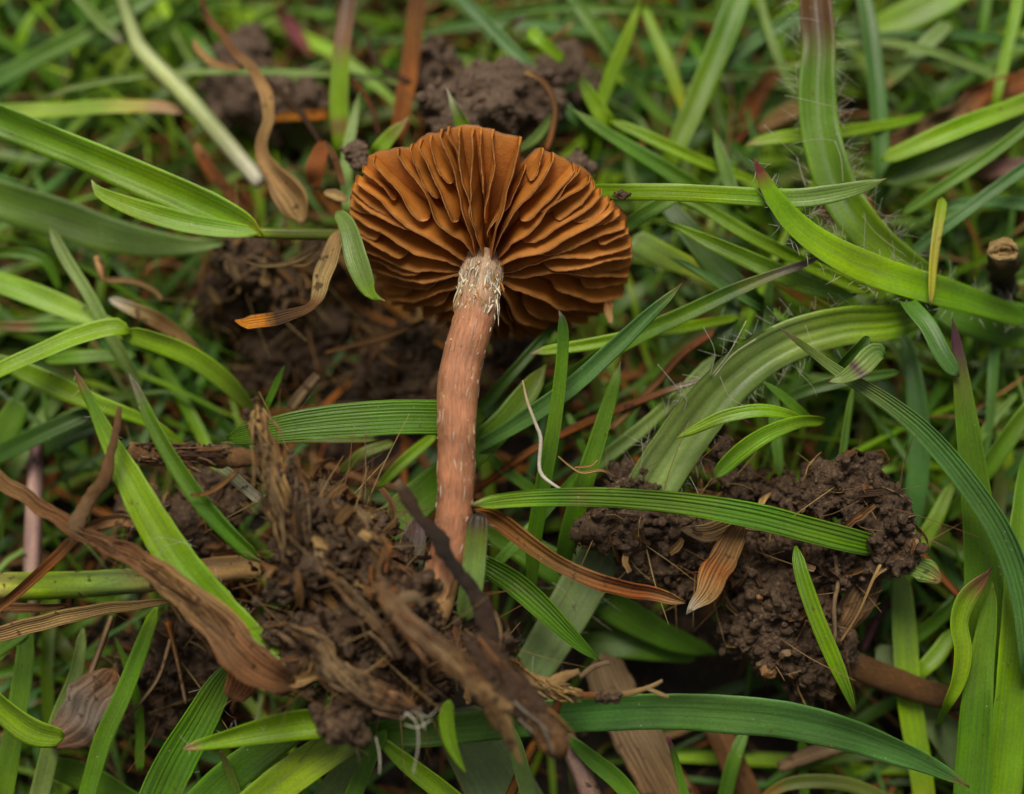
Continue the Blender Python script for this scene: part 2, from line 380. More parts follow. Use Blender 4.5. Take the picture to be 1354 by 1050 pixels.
def remesh(bm, voxel):
    me = bpy.data.meshes.new('tmp'); bm.to_mesh(me); bm.free()
    o = bpy.data.objects.new('tmp', me); sc.collection.objects.link(o)
    md = o.modifiers.new('r', 'REMESH'); md.mode = 'VOXEL'; md.voxel_size = voxel
    out = bpy.data.meshes.new_from_object(o.evaluated_get(bpy.context.evaluated_depsgraph_get()))
    bpy.data.objects.remove(o); bpy.data.meshes.remove(me)
    return out
ICO = {}
def ico(sub):
    if sub not in ICO:
        bm = bmesh.new(); bmesh.ops.create_icosphere(bm, subdivisions=sub, radius=1)
        ICO[sub] = (np.array([v.co[:] for v in bm.verts]), [[v.index for v in f.verts] for f in bm.faces]); bm.free()
    return ICO[sub]
def clod(label, lumps, mat='clod', name='soil_clod', voxel=.034, amp=.16, debris=0, crumbs=160, fibres=20, group='soil clods', seed=None, csize=.05, fcol=('tan', 'brown', 'straw')):
    """lumps: (px, py, d, radius px, squash) joined into one rough lump; loose crumbs and root hairs are parts"""
    seed = rnd.random() * 40 if seed is None else seed
    bm = bmesh.new(); sv, sf = ico(3)
    for L in lumps:
        x, y, d, r = L[:4]; sq = L[4] if len(L) > 4 else .8
        c = P(x, y, d); vs = []
        for v in sv:
            q = v * r / 100; q = q * (1 + .35 * nz(v, 1.1, seed + x))
            q = q - FW * (np.dot(q, FW)) * (1 - sq)
            vs.append(bm.verts.new(c + q))
        for f in sf: bm.faces.new([vs[k] for k in f])
    me = remesh(bm, voxel)
    n = len(me.vertices); co = np.empty(n * 3); no = np.empty(n * 3)
    me.vertices.foreach_get('co', co); me.vertices.foreach_get('normal', no); co = co.reshape(-1, 3); no = no.reshape(-1, 3)
    dsp = np.empty(n)
    for i in range(n):
        v = Vector(co[i]) + Vector((seed, -seed, seed))
        hi = .35 + 1.0 * min(1.0, max(0.0, mnoise.noise(v * 2.3) + .5))
        a = mnoise.noise(v * 1.7) * 1.0 + mnoise.noise(v * 4.1) * .85 + (mnoise.noise(v * 8.5) * .55 - max(0.0, mnoise.noise(v * 6.3 + Vector((5, 5, 5))) - .25) * 1.6 - abs(mnoise.noise(v * 13)) * .40 + mnoise.noise(v * 22) * .38) * hi
        dsp[i] = a
    co += no * (dsp * amp)[:, None]
    org = P(*lumps[0][:3])
    me.vertices.foreach_set('co', (co - org).ravel()); me.name = name
    me.polygons.foreach_set('use_smooth', np.ones(len(me.polygons), dtype=bool)); me.materials.clear(); me.materials.append(M[mat]); me.update()
    o = bpy.data.objects.new(name, me); o.location = org; link(o); tag(o, label, 'soil', group)
    V, F = [], []; iv, fc = ico(1)
    for _ in range(int(crumbs * 1.6)):
        k = rnd.randrange(n); r = csize * rnd.choice((.2, .25, .3, .4, .5, .7, 1.0, 1.7)); s2 = rnd.random() * 30
        p = co[k] + no[k] * r * .45; b0 = len(V)
        sx = np.array([rnd.uniform(.6, 1.3) for _ in range(3)])
        for v in iv: V.append(p + v * sx * r * (1 + .45 * nz(v, 1.6, s2)))
        F += [[b0 + q for q in f] for f in fc]
    if V: tag(mk('crumbs', np.array(V), F, M[mat], o, origin=org), kind='stuff')
    paths = []
    for _ in range(int(fibres * 1.5)):
        k = rnd.randrange(n); p = co[k]; l = rnd.uniform(.15, .85)
        dv = unit(no[k] * rnd.uniform(.1, .7) + np.array([rnd.uniform(-1, 1) for _ in range(3)]) * .8); bend = np.array([rnd.uniform(-1, 1) for _ in range(3)]) * l * .9
        r = rnd.uniform(.003, .010)
        paths.append(([np.r_[p, r], np.r_[p + dv * l * .5 + bend * .4, r * .8], np.r_[p + dv * l + bend, r * .4]], rnd.choice(fcol), 7))
    if paths:
        V, F, col, bl = tube_mesh(paths, 4)
        tag(mk('root_fibres', V, F, M['fibre'], o, col, bl, origin=org), kind='stuff')
    if debris:                                     # shreds of dead leaf and root stuck in the soil
        V, F, col, bl = [], [], [], []
        for _ in range(debris):
            k = rnd.randrange(n); p = co[k] + no[k] * rnd.uniform(0, .08); l = rnd.uniform(.12, .55); wd = rnd.uniform(.02, .085)
            dv = unit(np.cross(no[k], np.array([rnd.uniform(-1, 1) for _ in range(3)])) + no[k] * rnd.uniform(-.1, .45)); sd2 = unit(np.cross(dv, no[k]) + no[k] * rnd.uniform(-.6, .6)); cl = np.array(PAL[rnd.choice(('brown', 'brown', 'dbrown', 'wood', 'dbrown', 'tan'))]) * rnd.uniform(.6, 1.15); s2 = rnd.random() * 40; b0 = len(V)
            for i in range(6):
                t = i / 5; c = p + dv * l * (t - .4) + no[k] * (.10 * l * math.sin(t * 3.1)) + sd2 * (.12 * l * mnoise.noise(Vector((t * 2, s2, 0))))
                ww = wd * (1 - .7 * abs(t - .5)) * (1 + .5 * mnoise.noise(Vector((t * 5, s2, 3))))
                for q in (-1, 0, 1): V.append(c + sd2 * ww * q + no[k] * (abs(q) * ww * .7 + .03 * mnoise.noise(Vector((t * 4, q * 2, s2))))); col.append(np.r_[cl, .6]); bl.append((q * 1.5 + .25, t * l + s2, 0))
            for i in range(5):
                for q in range(2): a = b0 + i * 3 + q; F.append((a, a + 1, a + 4, a + 3))
        tag(mk('plant_debris', V, F, M['dry'], o, np.array(col), bl, origin=org), kind='stuff')
    return o

# ------------------------------------------------------------------ the ground
def build_ground():
    n = 280; s = np.linspace(-1, 1, n)
    ax = np.sinh(s * 4.6) / math.sinh(4.6) * 400 + s * 9
    V = []; 
    for y in ax:
        for x in ax:
            z = gz(x, y)
            if abs(x) < 22 and abs(y) < 22:
                v = Vector((x, y, 1.0)); z += .16 * mnoise.noise(v * 2.6) + .10 * abs(mnoise.noise(v * 6)) + .05 * mnoise.noise(v * 13)
            V.append((x, y, z))
    F = [(j * n + i, j * n + i + 1, (j + 1) * n + i + 1, (j + 1) * n + i) for j in range(n - 1) for i in range(n - 1)]
    tag(mk('ground', V, F, M['soil']), 'dark crumbly soil showing between the grass', kind='structure')
build_ground()

# ------------------------------------------------------------------ the tangle beneath: short grass, dead grass, crumbs
GREEN = np.array([[.8, .7, .5, .5, .5, .8, .9, .8, .8], [.35, .4, .3, .2, .2, .9, .9, .7, .8], [.9, .6, .1, .05, .0, .9, .9, .8, .8], [.9, .6, .1, .05, .3, .5, .6, .8, .8],
                  [.3, .15, .04, .06, .15, .2, .1, .4, .7], [.3, .12, .04, .0, .12, .1, .04, .2, .6], [.55, .4, .25, .12, .12, .08, .06, .15, .5]])
THATCH = np.array([[.4, .5, .6, .5, .5, .6, .5, .5, .6], [.9, .8, .5, .3, .3, .4, .5, .6, .9], [.5, .6, .45, .3, .1, .3, .3, .3, .6], [.3, .4, .35, .22, .15, .3, .3, .3, .4],
                   [.35, .35, .3, .2, .2, .2, .18, .15, .3], [.25, .28, .18, .08, .1, .1, .08, .15, .2], [.15, .15, .1, .1, .12, .12, .12, .15, .1]])
FINE = np.array([[.8, .7, .3, .2, .2, .8, .9, .8, .8], [.7, .6, .1, .0, .0, .5, .9, .7, .8], [.8, .5, .0, .0, .0, .3, .8, .6, .8], [.8, .3, .0, .0, .0, .1, .4, .6, .8],
                 [.4, .1, .0, .0, .0, .05, .0, .3, .6], [.4, .1, .0, .0, .0, .0, .0, .2, .4], [.6, .4, .1, .0, .0, .0, .0, .1, .4]])
def dens(grid, x, y):
    px = x * 100 + 677; py = 525 - y * math.sin(TH) * 100
    c = min(max(px / 1354 * 9 - .5, 0), 7.999); r = min(max(py / 1050 * 7 - .5, 0), 5.999)
    i, j = int(r), int(c); a, b = r - i, c - j
    return (grid[i, j] * (1 - b) + grid[i, j + 1] * b) * (1 - a) + (grid[i + 1, j] * (1 - b) + grid[i + 1, j + 1] * b) * a
def tangle(name, label, count, grid, pal, wlo, whi, llo, lhi, hlo, hhi, mat, curl, ribs, shade=1.0):
    V, F, col, bl = [], [], [], []; made = tries = 0; seg = 9
    while made < count and tries < count * 12:
        tries += 1
        x, y = rnd.uniform(-12, 12), rnd.uniform(-11, 12)
        if rnd.random() > dens(grid, x, y): continue
        made += 1
        az = rnd.uniform(0, 2 * math.pi); L = rnd.uniform(llo, lhi); H = rnd.uniform(hlo, hhi) * (.30 + .70 * min(1, dens(grid, x, y) * 1.25)); wd = rnd.uniform(wlo, whi); az2 = az + rnd.uniform(-curl, curl)
        cA = np.array(PAL[rnd.choice(pal)]) * rnd.uniform(.75, 1.2); cB = np.array(PAL[rnd.choice(pal)]) * rnd.uniform(.75, 1.2)
        if mat == 'grass' and rnd.random() < .7: cB = cA * rnd.uniform(.9, 1.2)
        cA, cB = cA * shade, cB * shade  # under-layers darkened evenly: shade in the gaps put into the colour
        x -= math.cos(az) * L * .5; y -= math.sin(az) * L * .5
        tilt = rnd.uniform(-1.0, 1.0); pk = rnd.uniform(.35, 1.0); sd_ = rnd.random() * 30; b0 = len(V); px_, py_ = x, y; zprev = None
        for i in range(seg + 1):
            t = i / seg; a = az + (az2 - az) * t
            px_ += math.cos(a) * L / seg; py_ += math.sin(a) * L / seg
            z = gz(x, y) * (1 - t) + gz(px_, py_) * t + H * math.sin(min(t / pk, 1.6) * math.pi / 2) - .06 + .08 * mnoise.noise(Vector((t * 4, sd_, 0)))
            hw = wd * .5 * min(1, (1.02 - t) * 3.2) * (.75 + .25 * min(1, t * 5))
            bx, by = -math.sin(a) * hw, math.cos(a) * hw
            tl = tilt * (.6 + t * .5)
            for s in (-1, 0, 1):
                V.append((px_ + bx * s * math.cos(tl), py_ + by * s * math.cos(tl), z + s * hw * math.sin(tl) + abs(s) * hw * .35))
                col.append(cA * (1 - t) + cB * t); bl.append((s * ribs * .5 + .25, t * L + sd_, abs(s)))
        for i in range(seg):
            for k in range(2):
                a = b0 + i * 3 + k; F.append((a, a + 1, a + 4, a + 3))
    tag(mk(name, V, F, M[mat], None, np.hstack([np.array(col), np.full((len(col), 1), .2)]), np.array(bl)), label, 'grass', kind='stuff')
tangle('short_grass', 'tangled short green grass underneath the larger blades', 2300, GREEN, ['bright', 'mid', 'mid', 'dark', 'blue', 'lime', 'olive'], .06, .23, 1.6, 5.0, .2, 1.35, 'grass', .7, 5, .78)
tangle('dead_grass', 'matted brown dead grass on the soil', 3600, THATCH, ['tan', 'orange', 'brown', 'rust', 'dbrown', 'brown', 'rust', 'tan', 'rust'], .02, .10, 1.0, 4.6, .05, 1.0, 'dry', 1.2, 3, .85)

tangle('fine_grass', 'thin wiry green grass rising among the broader blades', 420, FINE, ['bright', 'lime', 'mid', 'greyg', 'blue'], .04, .11, 2.5, 6.0, .9, 2.0, 'grass', .9, 3)
tangle('medium_grass', 'crowded middling green blades between the larger ones', 420, FINE, ['bright', 'mid', 'mid', 'lime', 'blue', 'greyg', 'dark'], .09, .21, 3.0, 6.5, .8, 1.8, 'grass', .6, 5)
tangle('fine_straw', 'thin dry straws lying loose among the grass', 260, FINE, ['tan', 'straw', 'rust', 'brown'], .02, .055, 2.0, 5.5, .5, 1.8, 'dry', 1.2, 2)
tangle('loose_rootlets', 'loose thin brown rootlets and straws over the bare soil', 620, THATCH, ['tan', 'brown', 'wood', 'rust', 'dbrown'], .012, .04, 1.0, 4.0, .2, 1.5, 'dry', 1.8, 2)
def crumb_field():
    V, F = [], []; iv, fc = ico(1)
    for _ in range(1500):
        x, y = rnd.uniform(-9, 9), rnd.uniform(-8, 9); r = rnd.choice((.03, .04, .06, .09, .14)); s2 = rnd.random() * 30
        p = np.array((x, y, gz(x, y) + .08 + r * .3)); b0 = len(V); sx = np.array([rnd.uniform(.7, 1.3), rnd.uniform(.7, 1.3), rnd.uniform(.6, 1.)])
        for v in iv: V.append(p + v * sx * r * (1 + .5 * nz(v, 1.4, s2)))
        F += [[b0 + q for q in f] for f in fc]
    tag(mk('soil_crumbs', V, F, M['clod']), 'loose soil crumbs scattered under the grass', 'soil', kind='stuff')
crumb_field()

# ------------------------------------------------------------------ the mushroom
def build_mushroom():
    A = P(638, 362, 0.0)
    ax = RT * -.08 + UP * -.70 - FW * .70; ax = unit(ax)              # from the cap towards the foot of the stem
    e1 = unit(RT - ax * np.dot(RT, ax)); e2 = unit(np.cross(e1, ax)); 
    if np.dot(e2, UP) < 0: e2 = -e2
    H = .72
    outline = [(687, 183), (685, 226), (713, 196), (743, 210), (773, 228), (792, 250), (820, 280), (835, 320), (833, 347), (825, 380), (810, 403), (783, 417), (750, 431), (722, 442), (700, 442), (673, 440),
               (630, 436), (587, 427), (553, 407), (520, 397), (502, 370), (488, 342), (470, 320), (465, 293), (465, 267), (470, 237), (487, 213), (510, 203), (533, 197), (547, 192), (573, 180), (593, 169), (620, 171), (650, 172), (667, 177)]
    C = A - ax * H; tab = []
    for px, py in outline:
        q = P(px, py, 0) - CAM; t = np.dot(C - CAM, ax) / np.dot(q, ax); r = CAM + q * t - C
        tab.append((math.atan2(np.dot(r, e2), np.dot(r, e1)) % (2 * math.pi), math.hypot(np.dot(r, e1), np.dot(r, e2))))
    tab.sort(); ta = np.array([t[0] for t in tab]); tr = np.array([t[1] for t in tab])
    ta = np.r_[ta[-1] - 2 * math.pi, ta, ta[0] + 2 * math.pi]; tr = np.r_[tr[-1], tr, tr[0]]
    Rf = lambda t: float(np.interp(t % (2 * math.pi), ta, tr))
    Lp = lambda t, r, s: A + (e1 * math.cos(t) + e2 * math.sin(t)) * r - ax * s
    sf = lambda q: .42 + (H - .42) * q ** 2.2
    root = empty('mushroom', P(575, 800, 1.2))
    tag(root, 'small rusty brown gilled mushroom lying with its underside showing', 'mushroom')
    # cap: underside, turned rim and hidden dome as one closed skin
    nt_, nr = 220, 12; V, col = [], []
    prof = [(max(q, .02), sf(q)) for q in np.linspace(0.02, 1, nr)] + [(1.015, H + .03), (1.0, H + .075)] + [(q, H + .08 + .42 * (1 - q ** 2.0)) for q in np.linspace(.97, .02, 10)]
    for q, s in prof:
        for k in range(nt_):
            t = 2 * math.pi * k / nt_; R = Rf(t)
            wob = .05 * mnoise.noise(Vector((math.cos(t) * 5, math.sin(t) * 5, 1))) * q ** 4 + .012 * mnoise.noise(Vector((math.cos(t) * 26, math.sin(t) * 26, 4))) * q ** 6
            V.append(Lp(t, q * R * .985 * (1 + wob), s + wob))
            col.append((.44, .155, .027) if s < H + .01 else (.20, .085, .028))  # underside darker than the gills: shade between them put into the colour
    m = len(prof)
    F = [(i * nt_ + k, i * nt_ + (k + 1) % nt_, (i + 1) * nt_ + (k + 1) % nt_, (i + 1) * nt_ + k) for i in range(m - 1) for k in range(nt_)]
    F.append(tuple(range(nt_))[::-1]); F.append(tuple((m - 1) * nt_ + k for k in range(nt_)))
    cap = mk('cap', V, F, M['cap'], root, np.array(col), origin=A)
    cap['label'] = 'rusty brown cap with a split in its upper rim'
    # gills
    g_rnd = random.Random(5)
    def gill(t, q0, gmax, bend, full):
        nr_, nh = 34, 7; R = Rf(t) * .992; V, col = [], []; sd_ = g_rnd.random() * 60; lean = g_rnd.uniform(-.10, .04) if math.sin(t) > .5 else g_rnd.uniform(-.05, .05)
        q0 = .25 / R if full else q0
        for side in (1, -1):
            for i in range(nr_):
                q = q0 + (1.012 - q0) * i / (nr_ - 1)
                rimw = ((q - q0) / (1 - q0))
                an = t + bend * math.sin(math.pi * min(1, q)) * (1 - q) * 1.4 + .09 * mnoise.noise(Vector((q * 2.4, sd_, 0))) * (1 - q * .5)
                g = gmax * min(1, max(0, (1.14 - q) / .64)) ** .70
                if not full: w_ = min(1, rimw / .22); g *= math.sqrt(max(0.0, 1 - (1 - w_) ** 2))
                else: g *= 1 - .10 * (1 - min(1, rimw / .15))
                for j in range(nh):
                    f = j / (nh - 1)
                    s = sf(q) + .02 - (g + .02) * f
                    if j == nh - 1: s += .016 * mnoise.noise(Vector((q * R * 20, sd_, 3))) + .012 * mnoise.noise(Vector((q * R * 60, sd_, 5)))
                    lat = f * lean * (.3 + .7 * (1 - q)) + f * (.17 * mnoise.noise(Vector((q * 2.9, sd_, 8))) + .03 * mnoise.noise(Vector((q * 9, sd_, 2)))) * (.35 + .65 * math.sin(math.pi * rimw))
                    th = (.042 - .016 * f) * (1 if j < nh - 1 else .45)
                    p = Lp(an, q * R, s) + (-e1 * math.sin(an) + e2 * math.cos(an)) * (lat + side * th * .5)
                    V.append(p)
                    cf = max(0, (f - .86) / .14) * (.45 + .55 * abs(mnoise.noise(Vector((q * 40, sd_, 1)))) * 2)
                    base = np.array((.58, .212, .031)) * (1 + .12 * mnoise.noise(Vector((q * 4, sd_, f * 2))))
                    base = base * (1 - .10 * rimw) + np.array((.60, .30, .05)) * .10 * rimw
                    col.append(base * (1 - cf) + np.array((.80, .42, .15)) * cf)
        off = nr_ * nh; F = []
        for i in range(nr_ - 1):
            for j in range(nh - 1):
                a = i * nh + j; F.append((a, a + nh, a + nh + 1, a + 1)); F.append((off + a, off + a + 1, off + a + nh + 1, off + a + nh))
            for j in (0, nh - 1):
                a = i * nh + j; F.append((a, off + a, off + a + nh, a + nh))
        for i in (0, nr_ - 1):
            for j in range(nh - 1):
                a = i * nh + j; F.append((a, a + 1, off + a + 1, off + a))
        mk('gill', V, F, M['gill'], cap, np.array(col), origin=A)
    # angles as seen round the stem: long gills at roughly even steps, shorter ones between
    nfull = 20
    angs = [2 * math.pi * (k + g_rnd.uniform(-.24, .24)) / nfull + .05 for k in range(nfull)]
    for k, t in enumerate(angs):
        t2 = angs[(k + 1) % nfull] + (2 * math.pi if k == nfull - 1 else 0); dt = t2 - t
        b = .16 * math.cos(t) * (1 if math.sin(t) > -.3 else .3) + g_rnd.uniform(-.12, .12)
        gill(t, 0, g_rnd.uniform(.42, .50), b, True)
        gill(t + dt * g_rnd.uniform(.44, .56), g_rnd.uniform(.32, .55), g_rnd.uniform(.40, .48), b, False)
        for f in (.25, .76):
            if g_rnd.random() < .7: gill(t + dt * f, g_rnd.uniform(.58, .80), g_rnd.uniform(.28, .40), b * .6, False)
    # torn scrap under the rim
    Vv, Ff, cc, bb, _ = sheet([(806, 398, -.75, 12), (804, 412, -.7, 11), (807, 424, -.66, 7), (805, 430, -.65, 3)], [(0, 'rust'), (.6, 'tan'), (1, 'straw')], seg=10, cols=3)
    o = mk('rim_scrap', Vv, Ff, M['dry'], cap, cc, bb, origin=A)
    # stem
    path = [(641, 345, -.12, 54), (637, 362, .02, 57), (632, 395, .24, 55), (626, 425, .42, 53), (613, 470, .58, 53), (606, 510, .68, 53), (604, 560, .76, 49), (603, 620, .82, 48), (601, 670, .88, 47), (596, 715, .95, 46), (586, 755, 1.03, 46), (575, 800, 1.1, 46), (566, 835, 1.1, 34)]
    S, L = cat_rom(np.array(rows_px(path)), 150); c, r = S[:, :3], S[:, 3]; T, Nn, B = frame_along(c, 0, 0); sides = 56; V, col, bl = [], [], []
    st = [(0, (.50, .34, .22)), (.09, (.46, .32, .21)), (.14, (.40, .24, .145)), (.20, (.39, .165, .082)), (.45, (.44, .190, .094)), (.72, (.37, .150, .072)), (.84, (.38, .16, .075)), (.92, (.50, .28, .11)), (1, (.5, .32, .15))]
    tt = np.linspace(0, 1, 150); cr = np.stack([np.interp(tt, [a for a, _ in st], [b[k] for _, b in st]) for k in range(3)], 1)
    for i in range(150):
        for k in range(sides):
            a = 2 * math.pi * k / sides; dv = B[i] * math.cos(a) + Nn[i] * math.sin(a)
            fib = mnoise.noise(Vector((math.cos(a) * 7, math.sin(a) * 7, tt[i] * 4)))
            rr = r[i] * (1 + .035 * nz(c[i], 1.7, 3) + .030 * nz(c[i] + dv * r[i], 4, 1) + .022 * fib * (2.2 if tt[i] < .14 else 1))
            V.append(c[i] + dv * rr); col.append(cr[i] * (1 + .22 * fib + (.25 * fib if tt[i] < .13 else 0))); bl.append((k / sides * 2 if k < sides / 2 else 2 - 2 * k / sides, tt[i] * L, 0))
    F = [(i * sides + k, i * sides + (k + 1) % sides, (i + 1) * sides + (k + 1) % sides, (i + 1) * sides + k) for i in range(149) for k in range(sides)] + [tuple(range(sides))[::-1], tuple(149 * sides + k for k in range(sides))]
    stem = mk('stem', V, F, M['stem'], root, np.array(col), np.array(bl), origin=c[-1].copy())
    def on(i, a): 
        dv = B[i] * math.cos(a) + Nn[i] * math.sin(a); return c[i] + dv * r[i] * 1.0, dv
    paths = []
    for _ in range(300):                                       # ragged veil remains in a zone below the gills
        i = int(np.clip(g_rnd.gauss(17, 5.0), 5, 32)); a = g_rnd.uniform(0, 2 * math.pi); p, dv = on(i, a)
        l = g_rnd.choice((.04, .06, .08, .12, .2)); d2 = unit(T[i] * g_rnd.choice((-1, 1, 1)) * g_rnd.uniform(.5, 1.1) + dv * g_rnd.choice((.0, .02, .04, .08, .14, .4)) + np.cross(T[i], dv) * g_rnd.uniform(-.45, .45)); rr = g_rnd.uniform(.006, .015)
        paths.append(([np.r_[p - dv * .01, rr], np.r_[p + d2 * l * .55, rr * .9], np.r_[p + d2 * l + T[i] * l * .25, rr * .25]], g_rnd.choice(['cream', 'cream', 'white', 'straw', 'orange']), 5))
    Vv, Ff, cc, bb = tube_mesh(paths, 5, 2, .5, .4); tag(mk('veil_tufts', Vv, Ff, M['fibre'], stem, cc, bb, origin=c[-1].copy()), kind='stuff')
    paths = []
    for _ in range(620):                                       # pale fibrils lying on the stem
        up_ = g_rnd.random() < .45
        i = g_rnd.randrange(2, 15) if up_ else g_rnd.randrange(18, 132); a = g_rnd.uniform(0, 2 * math.pi); p, dv = on(i, a); l = g_rnd.uniform(.06, .26) if up_ else g_rnd.choice((.03, .05, .08, .14, .22)); rr = g_rnd.uniform(.0025, .007)
        j = min(149, i + max(1, int(l / L * 149))); p2, dv2 = on(j, a + g_rnd.uniform(-.12, .12))
        paths.append(([np.r_[p - dv * .003, rr], np.r_[(p + p2) / 2 + dv * .004, rr], np.r_[p2 + dv2 * .008, rr * .4]], g_rnd.choice(['cream', 'white', 'straw', 'pink', 'tan']), 4))
    Vv, Ff, cc, bb = tube_mesh(paths, 4); tag(mk('pale_fibrils', Vv, Ff, M['fibre'], stem, cc, bb, origin=c[-1].copy()), kind='stuff')
build_mushroom()

# ------------------------------------------------------------------ clods of soil
clod('pitted grey brown clod of soil just behind the cap', [(610, 150, -2.0, 52), (655, 130, -2.1, 62), (700, 135, -2.2, 52), (640, 165, -2.2, 50), (690, 110, -2.5, 34)], 'greyclod', crumbs=140, fibres=4)
clod('round grey clod crossed by a rusty upright leaf', [(580, 85, -2.9, 38), (560, 100, -3.0, 24), (598, 100, -2.9, 22)], 'greyclod', crumbs=60, fibres=3)
clod('blurred grey clod beneath the twisted dry leaf', [(325, 80, -3.6, 48), (300, 115, -3.7, 40), (345, 130, -3.5, 48), (395, 130, -3.7, 42), (310, 140, -3.7, 34)], 'greyclod', crumbs=80, fibres=6)
clod('small grey crumb of soil touching the upper rim of the cap', [(472, 203, -1.0, 20), (480, 196, -1.0, 12), (466, 212, -1.0, 12)], 'greyclod', voxel=.03, amp=.07, crumbs=24, fibres=0, csize=.03)
clod('brown clod beyond the curved brown straw', [(745, 95, -3.6, 38), (770, 110, -3.7, 28), (725, 88, -3.7, 24)], 'greyclod', crumbs=40, fibres=4)
clod('crumb of soil peeping over the rim beside the split', [(762, 216, -1.5, 18), (775, 222, -1.6, 12)], 'greyclod', voxel=.03, amp=.06, crumbs=14, fibres=0, csize=.03)
clod('tiny soil crumb stuck on a level green blade', [(822, 259, .16, 9), (814, 258, .15, 5), (831, 257, .15, 5)], 'clod', voxel=.02, amp=.03, crumbs=10, fibres=0, csize=.02)
clod('fibrous brown soil below the dry orange tipped leaf', [(330, 345, -2.2, 40), (370, 380, -2.4, 40), (300, 400, -2.8, 44), (400, 450, -3.2, 54), (350, 480, -3.1, 48), (430, 340, -2.8, 36)], 'clod', crumbs=260, fibres=160, debris=90)
clod('crumbling brown soil in the shade under the cap', [(540, 470, -2.2, 40), (500, 495, -2.6, 36), (560, 510, -2.2, 32), (690, 470, -2.3, 36)], 'clod', crumbs=160, fibres=60, debris=40)
clod('dark rooty clod at the foot of the mushroom', [(385, 680, 1.2, 26), (372, 640, 1.2, 20), (415, 740, 1.3, 44), (470, 700, 1.0, 38), (445, 672, 1.0, 24), (500, 790, 1.0, 54), (420, 830, 1.2, 40), (520, 860, 1.1, 42), (555, 800, .95, 36), (590, 835, .9, 26), (470, 885, 1.2, 40), (395, 770, 1.3, 28), (620, 860, 1.0, 28), (570, 880, 1.0, 34), (400, 880, 1.2, 26), (525, 745, 1.0, 26), (645, 880, 1.2, 20), (450, 790, 1.1, 40), (455, 720, 1.45, 36), (490, 755, 1.45, 34), (530, 800, 1.4, 34), (445, 830, 1.5, 36), (540, 850, 1.4, 30), (385, 720, 1.5, 26)],
     'clod', name='soil_clod', voxel=.036, amp=.27, crumbs=700, fibres=320, debris=330, fcol=('tan', 'brown', 'straw', 'wood', 'brown'))
clod('small brown lump of soil hanging below the rooty clod', [(455, 958, 1.7, 26), (472, 968, 1.7, 18), (440, 950, 1.7, 16), (470, 945, 1.7, 16)], 'clod', voxel=.035, amp=.09, crumbs=50, fibres=4)
clod('big dark brown clod under the ribbed level blade', [(1130, 645, -.25, 48), (1165, 690, -.2, 42), (1185, 720, -.2, 32), (1080, 655, -.4, 38), (1040, 660, -.55, 34), (1000, 655, -.7, 28), (1100, 740, -.35, 40), (1150, 745, -.3, 30), (960, 740, -.55, 42), (1020, 790, -.6, 58), (1045, 850, -.6, 56), (1000, 830, -.7, 46), (1070, 800, -.6, 48), (1060, 890, -.7, 36), (1090, 860, -.7, 34), (1040, 720, -.7, 46), (1075, 905, -.8, 26)],
     'clod', voxel=.034, amp=.19, crumbs=900, fibres=110, debris=90)
clod('dark soil under the middle of the ribbed level blade', [(800, 690, -.3, 34), (840, 705, -.35, 36), (885, 705, -.4, 38), (820, 640, -.5, 24), (845, 650, -.55, 18), (920, 725, -.5, 34), (880, 745, -.6, 26), (905, 770, -.7, 20), (790, 660, -.5, 20)], 'clod', voxel=.034, amp=.16, crumbs=320, fibres=60, debris=40)
clod('small soil lump beneath the short bright green leaves', [(960, 600, -.6, 24), (945, 580, -.7, 16), (975, 640, -.7, 24), (960, 620, -.6, 20)], 'clod', voxel=.04, amp=.11, crumbs=60, fibres=12)
clod('shaded brown soil behind the leaning lower green blade', [(230, 860, -1.0, 46), (190, 880, -1.1, 40), (260, 890, -1.1, 40), (270, 830, -1.1, 40), (210, 940, -1.3, 40)], 'clod', crumbs=160, fibres=50, debris=40)
clod('dull soil patch beneath the twisted root', [(250, 700, -1.2, 44), (200, 680, -1.3, 40), (290, 660, -1.3, 40), (280, 740, -1.2, 36)], 'clod', crumbs=140, fibres=80, debris=50)
for k, (x, y, d, r, lab) in enumerate([(1017, 888, -.22, 11, 'angular tan grit stone low on the big clod'), (1040, 863, -.2, 7, 'pale round grit grain above the angular stone'), (1004, 790, -.15, 4, 'tiny ochre grit grain beside the frayed straw'), (1210, 716, .05, 5, 'tiny pale grit grain at the tip of the big clod'), (1048, 893, -.25, 5, 'grey grit grain next to the angular stone')]):
    v, f = ico(2); s2 = k * 3.7; c = P(x, y, d)
    V = np.array([c + q * (r / 100) * np.array((1.1, .9, .8)) * (1 + .4 * nz(q, 1.3, s2)) for q in v])
    tag(mk('grit_stone', V, f, M['cap'], None, np.tile(PAL['wood' if k % 2 else 'brown'], (len(V), 1)), origin=c, smooth=False), lab, 'stone', 'grit stones in the clod')

